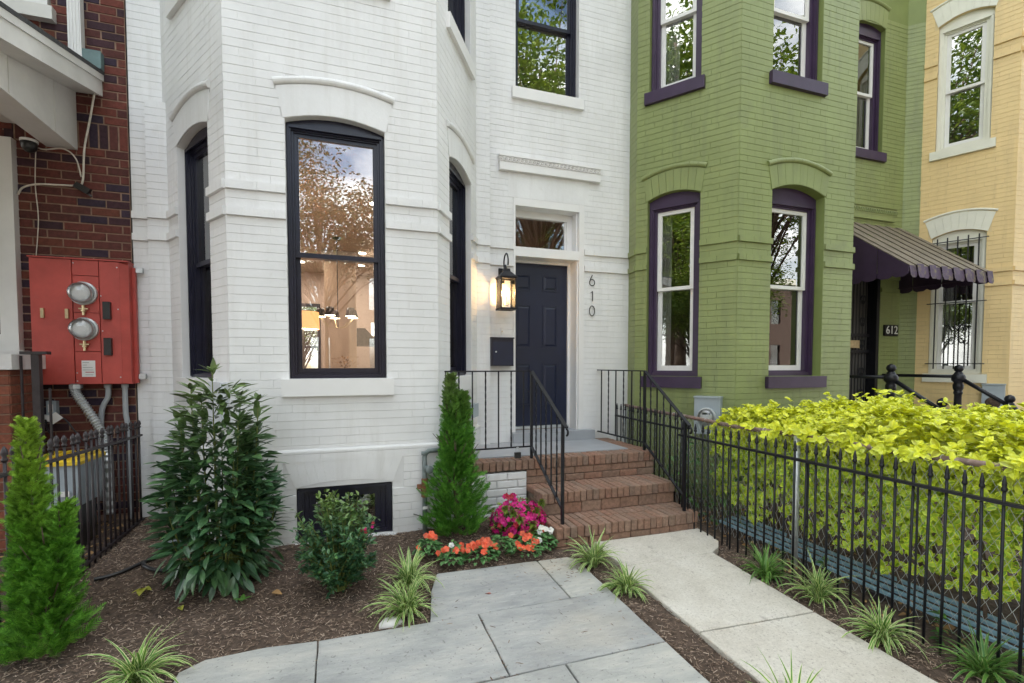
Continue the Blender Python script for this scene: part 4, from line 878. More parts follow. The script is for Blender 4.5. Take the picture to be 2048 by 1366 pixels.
m = MB(); m.box(1.632, 1.905, 5.40, 5.492, 1.522, 1.835); m.build('box', 'navy_frame', mbx); m = MB(); m.box(1.626, 1.911, 5.388, 5.492, 1.836, 1.852); m.build('lid', 'navy_frame', mbx); m = MB(); m.box(1.655, 1.898, 5.394, 5.40, 1.53, 1.80); m.build('door', 'navy_door', mbx); MB().lathe((1.69, 5.394, 1.685), [(.010, 0), (.010, .006), (.004, .008)], 10, (0, -1, 0)).build('lock', 'galv', mbx)
db = thing('doorbell', (1.79, 5.49, 1.90), 'tiny white doorbell above the mailbox', 'doorbell'); B('plate', 'vinyl_white', db, (1.781, 1.803, 5.482, 5.493, 1.895, 1.975)); MB().lathe((1.792, 5.482, 1.925), [(.007, 0), (.006, .005)], 10, (0, -1, 0)).build('button', 'brass', db)
hn = thing('house_number', (2.965, 5.485, 2.14), 'black metal house number 610 on white wall right of door', 'house number')
def dig(pts, name): MB().tube([V(x, 5.478, z) for x, z in pts], .0055, 6).build(name, 'black_iron', hn)
c6 = [(2.965 + .036 * math.cos(t_), 2.553 + .038 * math.sin(t_)) for t_ in [2.5 + i * 2 * math.pi / 20 for i in range(21)]]; dig(c6 + [(2.945, 2.60), (2.968, 2.645)], 'digit')
dig([(2.950, 2.428), (2.972, 2.447), (2.972, 2.324)], 'digit'); dig([(2.966 + .036 * math.cos(t_), 2.204 + .062 * math.sin(t_)) for t_ in [i * 2 * math.pi / 22 for i in range(23)]], 'digit')
ob = thing('junction_box', tuple(wBR.P(1.0, .97, .01)), 'grey electrical box on white bay wall behind left railing', 'electrical box'); m = MB(); fbox(m, wBR, .92, 1.12, .975, 1.11, .004, .06); m.build('box', 'box_grey', ob); m = MB(); fbox(m, wBR, .915, 1.125, .97, 1.115, .06, .066); m.build('cover', 'box_grey', ob)
ob = thing('junction_box', tuple(wBL.P(1.2, 1.1, .02)), 'grey electrical box on white bay wall behind the laurel', 'electrical box'); m = MB(); fbox(m, wBL, 1.12, 1.36, 1.06, 1.40, .004, .06); m.build('box', 'box_pale', ob); m = MB(); fbox(m, wBL, 1.115, 1.365, 1.055, 1.405, .06, .066); m.build('cover', 'box_pale', ob)
gp = thing('gas_pipe', (.70, 4.20, 0), 'grey gas standpipe with rusty valve at corner of white bay', 'pipe')
X_, Y_ = .675, 4.21
MB().tube([(X_, Y_, -.05), (X_, Y_, .75), (X_ + .012, Y_ + .008, .78), (X_ + .04, Y_ + .02, .795), (X_ + .20, Y_ + .06, .795)], .021, 10).build('pipe', 'gas_pipe', gp, True)
m = MB(); m.lathe((X_, Y_, .40), [(.024, 0), (.030, .005), (.030, .05), (.034, .055), (.034, .10), (.028, .105), (.028, .16), (.024, .165)], 8); m.build('valve', 'rust', gp); MB().box(X_ - .065, X_ - .03, Y_ - .012, Y_ + .01, .475, .515).build('valve_key', 'rust', gp)
m = MB(); m.lathe((X_, Y_, .765), [(.026, 0), (.027, .02), (.026, .03)], 10); m.build('fitting', 'gas_pipe', gp, True); MB().lathe((X_ + .02, Y_ - .01, .645), [(.034, 0), (.034, .05), (.028, .055)], 12, (.3, -1, 0)).build('regulator', 'gas_pipe', gp, True)
B('tag', 'paper', gp, (X_ - .022, X_ + .022, Y_ - .023, Y_ - .021, .30, .325))
MB().tube([(X_ - .09, Y_ + .08, .24), (X_ - .03, Y_ - .02, .24), (X_, Y_ - .022, .225), (X_ + .02, Y_ - .01, .18)], .004, 5).build('strap', 'brown_iron', gp)
vp = thing('vent_cover', tuple(wBL.P(.2, .5, .03)), 'grey vent hood low on white wall left of laurel', 'vent'); m = MB(); fbox(m, Fr((-1.65, 5.43), (-1.48, 5.43)), .10, .165, .42, .62, .002, .05); m.build('hood', 'gas_pipe', vp); m = MB(); fbox(m, Fr((-1.65, 5.43), (-1.48, 5.43)), .095, .17, .41, .43, .002, .06); m.build('lip', 'gas_pipe', vp)
# ------------------------------------------------------------------ iron fences
def picket_mesh(h, r, mat, ball=False):
    m = MB(); m.tube([(0, 0, -.12), (0, 0, h - .075)], r, 8)
    if ball: m.lathe((0, 0, h - .075), [(r, 0), (r * 1.9, .008), (r * 1.9, .016), (r * 1.1, .024), (r * 2.1, .040), (r * 1.6, .060), (r * .4, .078)], 8)
    else: m.lathe((0, 0, h - .075), [(r, 0), (r * 1.75, .006), (r * 1.75, .016), (r * 1.25, .024), (r * 1.5, .034), (r * .5, .075)], 8)
    return m.mesh('picket', mat, smooth=True)
def fence(label, p0, p1, n, rail, tip, mat, r, ball, sp=None, low=None):
    f = thing('iron_fence', ((p0[0] + p1[0]) / 2, (p0[1] + p1[1]) / 2, 0), label, 'fence', 'iron fences'); me = picket_mesh(1, r, mat, ball); a, b_ = V(*p0), V(*p1)
    m = MB(); d = (b_ - a).normalized(); s_ = V(-d.y, d.x, 0) * .016; a0, b0 = a + V(0, 0, rail(a.y)), b_ + V(0, 0, rail(b_.y)); m.obox(a0 - s_ - V(0, 0, .009), b0 - a0, s_ * 2, V(0, 0, .018)); m.build('rail', mat, f)
    if low is not None:
        m = MB(); a0, b0 = a + V(0, 0, low(a.y)), b_ + V(0, 0, low(b_.y)); m.obox(a0 - s_ - V(0, 0, .009), b0 - a0, s_ * 2, V(0, 0, .018)); m.build('rail', mat, f)
    for k in range(n):
        p = a.lerp(b_, (k + .5) / n); g = mz(p.x, p.y); o = link('picket', me, f, V(p.x, p.y, g) - f.location); o.scale = (1, 1, (tip(p.y) - g) + U(-.006, .006)); o.rotation_euler = (U(-.008, .008), U(-.008, .008), 0)
    return f
fr_ = fence('black iron picket fence along right side of concrete path', (3.085, 3.93, 0), (3.235, 1.15, 0), 33, lambda y: .845 + .014 * (y - 2.6), lambda y: .985 + .014 * (y - 2.6), 'black_iron', .0078, False)
for y in (3.35, 2.62, 1.93):                            # thinner stay rods behind the pickets
    x = 3.085 + (3.93 - y) / 2.78 * .15 + .022; MB().tube([(x, y, -.1), (x, y, .83)], .006, 6).build('stay', 'black_iron', fr_)
f2 = fence('short iron picket fence beside right stoop railing in front of green house', (3.27, 5.40, 0), (3.20, 4.02, 0), 15, lambda y: .90, lambda y: 1.06, 'black_iron', .0075, False)
fence('dark brown iron picket fence between white and red brick houses', (-1.745, 5.40, 0), (-1.745, 2.95, 0), 27, lambda y: .89 + .025 * (5.4 - y), lambda y: 1.03 + .03 * (5.4 - y), 'brown_iron', .0085, True, low=lambda y: .11)
# ------------------------------------------------------------------ chain link fence
cf = thing('chain_link_fence', (3.36, 3.2, 0), 'galvanised chain link fence with rusty top rail in front of hedge', 'fence')
CX = 3.375; rz_ = lambda y: .985 + .022 * max(0, y - 3.6) + .004 * math.sin(y * 5)
MB().tube([(CX + .008 * math.sin(y * 3), y, rz_(y)) for y in [5.35 - .15 * i for i in range(30)]], .0195, 10).build('top_rail', 'rust_pipe', cf, True)
for y in (5.33, 2.87, .9): MB().tube([(CX - .02, y, -.15), (CX - .02, y, rz_(y) - .005)], .024, 10).build('post', 'galv', cf, True)
m = MB(); dw = .058; ph = .05; nz = int(1.0 / ph)
k = 0; y = 5.3
while y > 1.0:
    pts = []; zt = rz_(y) - .01
    for i in range(nz + 1):
        z = zt - i * ph; s_ = 1 if (i + k) % 2 else -1
        pts.append(V(CX - .022 + .004 * s_, y + s_ * dw * .26, z))
        # crossing with neighbour
    m.tube(pts, .0013, 3, False); k += 1; y -= dw * .5
m.build('wire_mesh', 'galv', cf, kind='stuff')
for y in (4.4, 3.9, 3.2, 2.3, 1.9): MB().tube([(CX + .024 * math.cos(t), y, rz_(y) + .024 * math.sin(t)) for t in [i * .7 for i in range(10)]], .002, 5).build('tie_wire', 'galv', cf)
bb = thing('slatted_bench', (3.62, 2.5, 0), 'pale blue wooden slats of low bench behind chain link fence', 'bench')
for k in range(4):
    m = MB(); x = 3.46 + k * .07; z = .02 + k * .012; m.obox((x, .9, z - .06), (.024, 0, .002), (0, 2.9, .05), (-.004, 0, .02)); m.build('slat', 'blue_paint', bb)
for y in (1.2, 2.3, 3.4): MB().box(3.45, 3.72, y, y + .05, -.15, -.03).build('leg', 'brown_iron', bb)

# ------------------------------------------------------------------ neighbour's stoop: cast newels, pipe rails, awning, number, meters
st2 = thing('neighbour_stoop', (7.5, 4.6, 0), 'dark concrete steps of green house behind the hedge', 'stoop')
B('landing', 'sidewalk', st2, (6.7, 8.35, 4.3, 5.49, -.2, .70)); B('step', 'sidewalk', st2, (6.72, 8.33, 4.0, 4.299, -.2, .47)); B('step', 'sidewalk', st2, (6.72, 8.33, 3.7, 3.999, -.2, .24))
def newel(x, y, z0, z1_, label):
    t = thing('newel_post', (x, y, z0), label, 'newel post', 'cast iron newel posts'); h = z1_ - z0
    m = MB(); m.lathe((x, y, z0), [(.07, 0), (.07, .05), (.048, .08), (.042, h - .42), (.052, h - .40), (.052, h - .38), (.044, h - .37), (.060, h - .33), (.062, h - .28), (.048, h - .25), (.078, h - .22), (.082, h - .17), (.060, h - .135), (.050, h - .13), (.050, h - .115), (.036, h - .10), (.030, h - .09)], 14); m.build('shaft', 'black_iron', t, True)
    m = MB(); m.lathe((x, y, z1_ - .10), [(.024, 0), (.045, .012), (.055, .035), (.055, .055), (.042, .082), (.012, .10)], 14); m.build('ball', 'black_iron', t, True)
newel(6.81, 4.45, .70, 1.545, 'tall cast iron newel nearest the green bay'); newel(8.18, 4.45, .70, 1.535, 'tall cast iron newel in front of the grilled yellow window')
newel(6.83, 3.87, .24, 1.135, 'low cast iron newel rising from hedge between the tall newels'); newel(8.22, 3.90, .24, 1.145, 'low cast iron newel at right edge below the grey meter')
for x, xb, lb in ((6.81, 6.83, 'black pipe handrail sloping down from newel near green bay'), (8.18, 8.22, 'black pipe handrail sloping down from newel before yellow window')):
    p = thing('pipe_rail', (x, 4.5, .7), lb, 'railing', 'neighbour pipe rails')
    MB().tube([(x, 5.47 if x > 7 else 5.46, 1.37), (x, 4.45, 1.37)], .024, 10).build('level_rail', 'black_iron', p, True); MB().tube([(x, 4.45, 1.36), (xb, 3.88, .985)], .026, 10).build('sloping_rail', 'black_iron', p, True)
aw = thing('awning', (7.75, 5.4, 2.7), 'metal awning with purple scalloped sides over green house door', 'awning')
ax0, ax1, zw, zf, yf_ = 6.86, 8.52, 3.70, 2.80, 4.30
n = 14
for k in range(n):
    xa, xb = ax0 + (ax1 - ax0) * k / n, ax0 + (ax1 - ax0) * (k + 1) / n; lift = .014 if k % 2 else 0
    m = MB(); m.obox((xa, 5.49, zw + lift), (xb - xa - .002, 0, 0), (0, yf_ - 5.49, zf - zw), (0, 0, .008)); m.build('slat', 'awning_top', aw)
for k in range(n):                                     # front valance with scalloped tabs
    xa, xb = ax0 + (ax1 - ax0) * k / n, ax0 + (ax1 - ax0) * (k + 1) / n; c = (xa + xb) / 2; w_ = (xb - xa); y = yf_ - (.018 if k % 2 else 0); lift = .022 if k % 2 else 0
    m = MB(); m.prism([(xa, y, zf + .004 + lift), (xb, y, zf + .004 + lift), (xb, y - .02, zf - .115), (c + w_ * .28, y - .022, zf - .15), (c - w_ * .28, y - .022, zf - .15), (xa, y - .02, zf - .115)], (0, .006, 0)); m.build('valance_tab', 'awning_tab', aw)
for x, s in ((ax0, -1), (ax1, 1)):
    for k in range(6):
        ya, yb = 5.49 + (yf_ - 5.49) * k / 6, 5.49 + (yf_ - 5.49) * (k + 1) / 6; za, zb = zw + (zf - zw) * k / 6 - .004, zw + (zf - zw) * (k + 1) / 6 - .004; zlo = zf - .13 - .0 * k; c = (ya + yb) / 2
        m = MB(); xx = x + s * (.001 + .012 * (k % 2)); m.prism([(xx, ya, za), (xx, yb, zb), (xx, yb, zlo + .03), (xx, c - .05, zlo), (xx, c + .05, zlo), (xx, ya, zlo + .03)], (.005 * s, 0, 0)); m.build('side_panel', 'purple_paint', aw)
m = MB(); m.tube([(ax0 + .02, yf_ + .03, zf - .05), (ax1 - .02, yf_ + .03, zf - .05)], .012, 6); m.tube([(ax0 + .02, yf_ + .03, zf - .05), (ax0 + .02, 5.49, zf - .05)], .012, 6); m.tube([(ax1 - .02, yf_ + .03, zf - .05), (ax1 - .02, 5.49, zf - .05)], .012, 6); m.build('frame', 'purple_paint', aw)
def textmesh(s, size, p, rot, mat, parent, name, depth=.003):
    cu = bpy.data.curves.new('text', 'FONT'); cu.body = s; cu.size = size; cu.extrude = depth; cu.align_x = 'CENTER'; cu.align_y = 'CENTER'; cu.resolution_u = 3
    o = bpy.data.objects.new('text', cu); COL.objects.link(o); dg = bpy.context.evaluated_depsgraph_get(); me = bpy.data.meshes.new_from_object(o.evaluated_get(dg)); bpy.data.objects.remove(o)
    me.materials.clear(); me.materials.append(M[mat]); q = link(name, me, parent, Vector(p) - wloc(parent)); q.rotation_euler = rot; return q
nb = thing('house_number_plaque', (8.33, 5.49, 2.0), 'black plaque with white number 612 on green wall', 'house number'); B('plaque', 'black_iron', nb, (8.19, 8.49, 5.462, 5.492, 1.995, 2.17)); textmesh('612', .185, (8.345, 5.460, 2.082), (R(90), 0, 0), 'ink_white', nb, 'digits')
def meterbox(label, fr, u0, u1, z0, z1, c, hole=False):
    t = thing('electric_meter', tuple(fr.P((u0 + u1) / 2, z0, .05)), label, 'electric meter', 'wall meter boxes'); m = MB(); fbox(m, fr, u0, u1, z0, z1, .004, .13); m.build('box', 'box_grey', t)
    m = MB(); fbox(m, fr, u0 - .006, u1 + .006, z1 - .004, z1 + .012, .004, .145); m.build('hood', 'box_grey', t)
    p = fr.P((u0 + u1) / 2, c, .13)
    if hole: MB().lathe(p, [(.085, 0), (.085, .004)], 20, fr.n).build('opening', 'soil', t); return  # no real hole: a flat dark disc painted as its shaded inside
    MB().lathe(p, [(.10, 0), (.10, .02), (.088, .022)], 24, fr.n).build('ring', 'galv', t, False); MB().lathe(p, [(.08, .022), (.08, .028)], 20, fr.n).build('dial', 'paper', t)
    m = MB(); fbox(m, fr, (u0 + u1) / 2 - .045, (u0 + u1) / 2 + .045, c + .02, c + .045, .1585, .161); fbox(m, fr, (u0 + u1) / 2 - .05, (u0 + u1) / 2 - .01, c - .04, c - .025, .1585, .161); m.build('print', 'ink', t)
    MB().lathe(p, [(.086, .022), (.086, .055), (.070, .078), (.03, .088)], 20, fr.n).build('glass_dome', 'glass_meter', t, True)
meterbox('pale grey electric meter box low on green bay wall', gL, .755, 1.03, .76, 1.17, .96)
meterbox('grey meter box with empty round hole on yellow wall', yL, .80, 1.04, .74, 1.245, .98, True)

# ------------------------------------------------------------------ red meter cabinet and its pipes
mc = thing('meter_cabinet', (-2.08, 5.35, 1.37), 'red metal meter cabinet with two electric meters on red brick wall', 'meter cabinet')
y0, y1 = 5.33, 5.47
B('body', 'cabinet_red', mc, (-2.418, -1.742, y0 + .03, y1, 1.37, 2.43)); B('side_return', 'cabinet_red', mc, (-1.741, -1.715, y0 + .10, y1, 1.375, 2.40)); B('rain_lip', 'cabinet_red', mc, (-2.425, -1.735, y0 - .01, y1, 2.4305, 2.442))
for a, b_, c, e_, nm in ((-2.416, -2.136, 1.376, 2.426, 'cover'), (-2.128, -1.948, 2.30, 2.426, 'panel'), (-2.128, -1.948, 1.985, 2.294, 'panel'), (-2.128, -1.948, 1.655, 1.979, 'panel'), (-2.128, -1.948, 1.376, 1.649, 'panel'), (-1.942, -1.80, 1.376, 2.426, 'cover')): B(nm, 'cabinet_red', mc, (a, b_, y0, y0 + .031, c, e_))
m = MB(); m.prism([(-1.799, y0 + .001, 1.376), (-1.745, y0 + .03, 1.376), (-1.745, y0 + .03, 2.41), (-1.799, y0 + .001, 2.425)], (0, .02, 0)); m.build('bevel_panel', 'cabinet_red', mc)
for z in (2.145, 1.843):
    c = V(-2.052, y0, z); mm = MB(); mm.lathe(c, [(.098, 0), (.098, .028), (.088, .034), (.084, .034)], 28, (0, -1, 0)); mt_ = mm.build('meter', 'galv', mc)
    MB().lathe(c, [(.078, .035), (.078, .06)], 24, (0, -1, 0)).build('dial', 'paper', mt_); MB().lathe(c, [(.084, .035), (.084, .085), (.072, .118), (.035, .13)], 24, (0, -1, 0)).build('glass_dome', 'glass_meter', mt_, True)
    B('register', 'paper', mt_, (-2.105, -2.0, y0 - .062, y0 - .0605, z - .02, z + .035)); MB().lathe(c + V(.0, -.02, -.10), [(.012, 0), (.012, -.04), (.02, -.042), (.02, -.052), (.011, -.055), (.011, -.085)], 8).build('seal', 'brass', mt_)
    MB().box(-2.085, -2.02, y0 - .028, y0 - .012, z - .135, z - .125).build('seal_bar', 'brass', mt_)
for z in (1.93, 1.62):
    mm = MB(); mm.cbox(-1.915, -1.862, y0 - .035, y0 - .001, z, z + .15, .004); mm.build('breaker_cover', 'black_plastic', mc)
for x in (-2.345, -2.18): MB().box(x, x + .022, y0 - .022, y0 - .001, 1.93, 2.01).build('handle', 'brass', mc)
lb_ = B('label_plate', 'paper', mc, (-2.085, -1.99, y0 - .003, y0 - .0005, 1.435, 1.575))
for k, (w_, mt) in enumerate([(.045, 'ink'), (.03, 'ink'), (.07, 'ink'), (.075, 'ink'), (.06, 'ink_red'), (.055, 'ink')]): MB().box(-2.078 + (.018 if k > 3 else 0), -2.078 + (.018 if k > 3 else 0) + w_, y0 - .0042, y0 - .0031, 1.556 - k * .021, 1.5585 - k * .021 + (.004 if k == 4 else 0)).build('print_line', mt, lb_)
for x, z in ((-2.12, 2.40), (-1.815, 2.38), (-1.815, 2.02), (-1.812, 1.43), (-2.118, 1.40), (-2.118, 1.47), (-1.935, 2.13), (-1.93, 1.83)): MB().lathe((x, y0 - .0005, z), [(.006, 0), (.005, .003)], 8, (0, -1, 0)).build('screw', 'galv', mc)
for x in (-1.71,):
    for z in (1.41, 2.36): B('bracket', 'galv', mc, (x, x + .05, 5.43, 5.47, z, z + .045))
mc.location = mc.location + V(-.054, 0, -.005); mc.scale = (1.027, 1, 1.027)
cn = thing('flexible_conduit', (-2.1, 5.35, .1), 'ribbed silver flexible conduit curving down from red cabinet', 'conduit')
path = [V(-2.20, 5.36, 1.37), V(-2.195, 5.35, 1.29), V(-2.12, 5.33, 1.16), V(-2.03, 5.31, 1.0), V(-1.975, 5.30, .86), V(-1.965, 5.30, .72), V(-1.965, 5.32, .2)]
def spline(P, n):
    out = []
    for i in range(len(P) - 1):
        p0, p1, p2, p3 = P[max(i - 1, 0)], P[i], P[i + 1], P[min(i + 2, len(P) - 1)]
        for k in range(n):
            t = k / n; out.append(.5 * ((2 * p1) + (p2 - p0) * t + (2 * p0 - 5 * p1 + 4 * p2 - p3) * t * t + (3 * p1 - p0 - 3 * p2 + p3) * t ** 3))
    return out + [P[-1]]
q = spline(path, 14); MB().tube(q, [.040 if i % 2 else .028 for i in range(len(q))], 12).build('hose', 'galv', cn); MB().lathe((-2.20, 5.36, 1.33), [(.045, 0), (.045, .035)], 12).build('fitting', 'galv', cn)
for P_, lb, nm in (([V(-1.99, 5.42, 1.36), V(-1.99, 5.42, 1.25), V(-2.05, 5.43, 1.05), V(-2.06, 5.44, .3)], 'bent grey plastic pipe in middle under red cabinet', 'grey_pipe'), ([V(-1.86, 5.42, 1.36), V(-1.86, 5.42, 1.1), V(-1.845, 5.42, .9), V(-1.845, 5.42, .1)], 'straight grey plastic pipe at right end of red cabinet', 'grey_pipe')):
    t = thing(nm, tuple(P_[-1]), lb, 'pipe', 'pipes under the cabinet'); MB().tube(spline(P_, 8), .022, 10).build('pipe', 'grey_pvc', t, True); MB().lathe(P_[0] - V(0, 0, .03), [(.028, 0), (.028, .03)], 10).build('collar', 'grey_pvc', t)
ot = thing('wall_outlet', (-2.42, 5.45, 1.1), 'outdoor wall outlet with grey box and white plug below cabinet', 'outlet'); B('box', 'box_grey', ot, (-2.44, -2.37, 5.42, 5.475, 1.10, 1.22)); B('plate', 'paper', ot, (-2.425, -2.39, 5.414, 5.4195, 1.12, 1.19)); B('plug', 'vinyl_white', ot, (-2.47, -2.37, 5.36, 5.43, 1.045, 1.10))
MB().tube(spline([V(-2.42, 5.36, 1.06), V(-2.38, 5.30, .98), V(-2.28, 5.2, .85), V(-2.25, 5.1, .5)], 8), .007, 6).build('cord', 'black_plastic', ot); MB().tube(spline([V(-2.36, 5.38, 1.08), V(-2.28, 5.35, 1.06), V(-2.20, 5.33, .95), V(-2.10, 5.33, .8)], 8), .006, 6).build('cord', 'black_plastic', ot)
MB().obox((-2.36, 5.33, 1.02), (.075, 0, .055), (.0, .004, 0), (-.05, 0, .055)).build('tag', 'paper', ot)
bn = thing('storage_bin', (-2.1, 4.95, .1), 'grey plastic bin with yellow lid behind left iron fence', 'bin'); m = MB(); m.prism([(-2.22, 4.72, .42), (-1.96, 4.72, .42), (-1.92, 4.70, .76), (-2.26, 4.70, .76)], (0, .42, 0)); m.build('body', 'box_grey', bn); B('base', 'black_plastic', bn, (-2.2, -1.98, 4.74, 5.1, -.05, .419))
m = MB(); m.cbox(-2.27, -1.915, 4.68, 5.14, .761, .80, .012)
for k in range(4): m.box(-2.24 + k * .085, -2.195 + k * .085, 4.72, 5.1, .80, .822)
m.build('lid', 'yellow_plastic', bn); B('handle', 'paper', bn, (-2.05, -1.99, 4.69, 4.7005, .52, .56))
# porch pier, porch rail of the red house
pp = thing('brick_pier', (-2.7, 4.9, 0), 'orange brick porch pier at left edge behind iron fence', 'pier'); mb = MB(); mb.box(-3.4, -2.432, 4.908, 5.3, -.15, 1.50); wl_ = mb.build('core', 'mortar_tan', pp)
pf, ps = Fr((-3.4, 4.9), (-2.425, 4.9)), Fr((-2.425, 4.9), (-2.425, 5.3)); mas = Masonry('orange_brick', .0755, .215, (.005, .005, .002, .002))
mas.lay(wl_, pf, 0, pf.L, .0, 1.50, [], .02, out=-.008, pr=.008, seed=51); mas.lay(wl_, ps, 0, ps.L, .0, 1.5, [], .02, out=-.007, pr=.008, seed=52); mas.finish()
B('cap', 'stone_white', pp, (-3.45, -2.39, 4.86, 5.34, 1.502, 1.62))
pr_ = thing('porch_railing', (-2.3, 4.9, 0), 'dark iron porch railing beside the red meter cabinet', 'railing'); m = MB(); m.box(-2.305, -2.255, 4.93, 4.98, -.1, 1.62); m.build('post', 'brown_iron', pr_); m = MB(); m.box(-2.37, -2.20, 4.92, 4.99, 1.621, 1.645); m.build('cap', 'brown_iron', pr_)
for x in (-2.375, -2.20): MB().tube([(x, 4.95, -.1), (x, 4.95, 1.61 if x < -2.3 else 1.35)], .010, 6).build('baluster', 'brown_iron', pr_)
# loose cables on the red wall
for P_, r__, lb in (([V(-1.985, 5.44, 4.12), V(-2.0, 5.40, 3.98), V(-2.06, 5.43, 3.70), V(-2.11, 5.44, 3.45), V(-2.125, 5.44, 3.2), V(-2.145, 5.44, 3.12)], .009, 'thick white cable hanging from porch roof end down red wall'), ([V(-2.15, 5.44, 3.12), V(-2.3, 5.44, 3.11), V(-2.45, 5.44, 3.10), V(-2.55, 5.44, 3.06), V(-2.59, 5.45, 3.0)], .008, 'white cable running left across red wall from black splitter'),
                   ([V(-2.49, 5.44, 3.44), V(-2.40, 5.43, 3.40), V(-2.25, 5.42, 3.42), V(-2.17, 5.43, 3.35), V(-2.14, 5.44, 3.2)], .006, 'thin white cable drooping under the porch beam'), ([V(-2.45, 5.44, 3.44), V(-2.47, 5.45, 3.1), V(-2.46, 5.455, 2.8), V(-2.49, 5.455, 2.44)], .004, 'thin white cable hanging straight down onto red cabinet')):
    tag(MB().tube(spline(P_, 8), r__, 6).build('cable', 'cable_white', None, True), lb, 'cable', 'loose cables')
t = thing('cable_splitter', (-2.14, 5.43, 3.05), 'black cable splitter hanging on red brick wall', 'splitter'); m = MB(); m.obox((-2.19, 5.40, 3.10), (.10, 0, -.055), (0, .035, 0), (.03, 0, .045)); m.build('body', 'black_plastic', t); MB().tube([(-2.10, 5.42, 3.06), (-2.06, 5.42, 3.03)], .008, 6).build('connector', 'black_plastic', t)
t = thing('security_camera', (-2.5, 5.3, 3.4), 'black dome security camera under porch beam', 'camera'); MB().lathe((-2.46, 5.36, 3.42), [(.055, 0), (.055, -.02), (.05, -.05), (.03, -.075), (.008, -.085)], 16).build('dome', 'black_plastic', t, True); MB().lathe((-2.46, 5.36, 3.42), [(.06, 0), (.06, .02)], 16).build('base', 'vinyl_white', t)
# garden hose and light
hp = [V(-1.60, 4.05, 0), V(-1.45, 4.12, 0), V(-1.30, 4.30, 0), V(-1.22, 4.50, 0), V(-1.28, 4.42, 0), V(-1.36, 4.20, 0), V(-1.25, 4.06, 0), V(-1.0, 4.05, 0)]
hp = [V(p.x, p.y, mz(p.x, p.y) + .022) for p in spline(hp, 10)]; tag(MB().tube(hp, .0135, 8).build('garden_hose', 'black_plastic', None, True), 'black drip hose looping on mulch left of the laurel', 'hose')
t = thing('landscape_light', (-1.24, 4.42, .05), 'small grey landscape spotlight in mulch beside laurel', 'light'); m = MB(); m.box(-1.30, -1.18, 4.36, 4.46, .03, .14); m.build('housing', 'black_plastic', t); m = MB(); m.cbox(-1.315, -1.165, 4.345, 4.475, .14, .175, .02); m.build('cap', 'gas_pipe', t)
# ------------------------------------------------------------------ plants
def leaf_objects(plant, leaves, meshes, mat, name='leaf', limit=300):
    # leaves: (pos, mat3, scale, variant). The ones that show largest become parts, the rest one part of stuff
    sc = []
    for i, (p, m3, s, v) in enumerate(leaves):
        x, y, z = project(p); face = abs((m3 @ V(0, 0, 1)).normalized().dot((V(0, 0, 1.545) - p).normalized())); d2 = -(V(p.x, p.y, p.z) - V(0, 0, 1.545)).length
        sc.append(((s / z) * (.35 + face) * (1 if 0 < x < 2048 and 0 < y < 1366 else .01), i))
    top = set(i for _, i in sorted(sc, reverse=True)[:limit]); mes = []; mb = MB(); mb.e = []
    for lp in meshes:
        q = MB(); q.add(lp[0], lp[1]); q.e = list(lp[2]); mes.append(q.mesh(name, mat))
    base = wloc(plant)
    for i, (p, m3, s, v) in enumerate(leaves):
        if i in top:
            o = link(name, mes[v], plant); o.matrix_local = Matrix.Translation(p - base) @ (m3.to_4x4() @ Matrix.Diagonal((s, s, s, 1)))
        else: addleaf(mb, meshes[v], p, m3, s)
    if mb.v: mb.build('foliage', mat, plant, kind='stuff')
# cherry laurel
lr = thing('laurel_shrub', (-.80, 3.88, mz(-.8, 3.88)), 'tall dark green laurel shrub in front of white bay', 'shrub')
LM = [leafpts(1, .34, 5, .22, .16, .9, .8), leafpts(1, .37, 5, .18, .30, .9, .8), leafpts(1, .32, 5, .28, .04, .9, .8)]
rr_ = random.Random(11); leaves = []; bx, by = -.80, 3.88; gz0 = mz(bx, by); stems = MB()
def lrad(z):
    P_ = [(0, .30), (.2, .38), (.5, .40), (.75, .35), (1.0, .27), (1.2, .22), (1.5, .08)]
    for (a, ra), (b, rb) in zip(P_, P_[1:]):
        if a <= z <= b: return ra + (rb - ra) * (z - a) / (b - a)
    return .1
STEMS = [(4.4, .06, 1.50), (.9, .18, 1.32), (2.7, .20, 1.38), (3.5, .22, 1.20), (5.4, .24, 1.18), (1.7, .25, 1.0), (4.0, .12, 1.30), (6.1, .26, 1.30)] + [(rr_.uniform(0, 6.28), None, rr_.uniform(.35, 1.15)) for _ in range(46)]
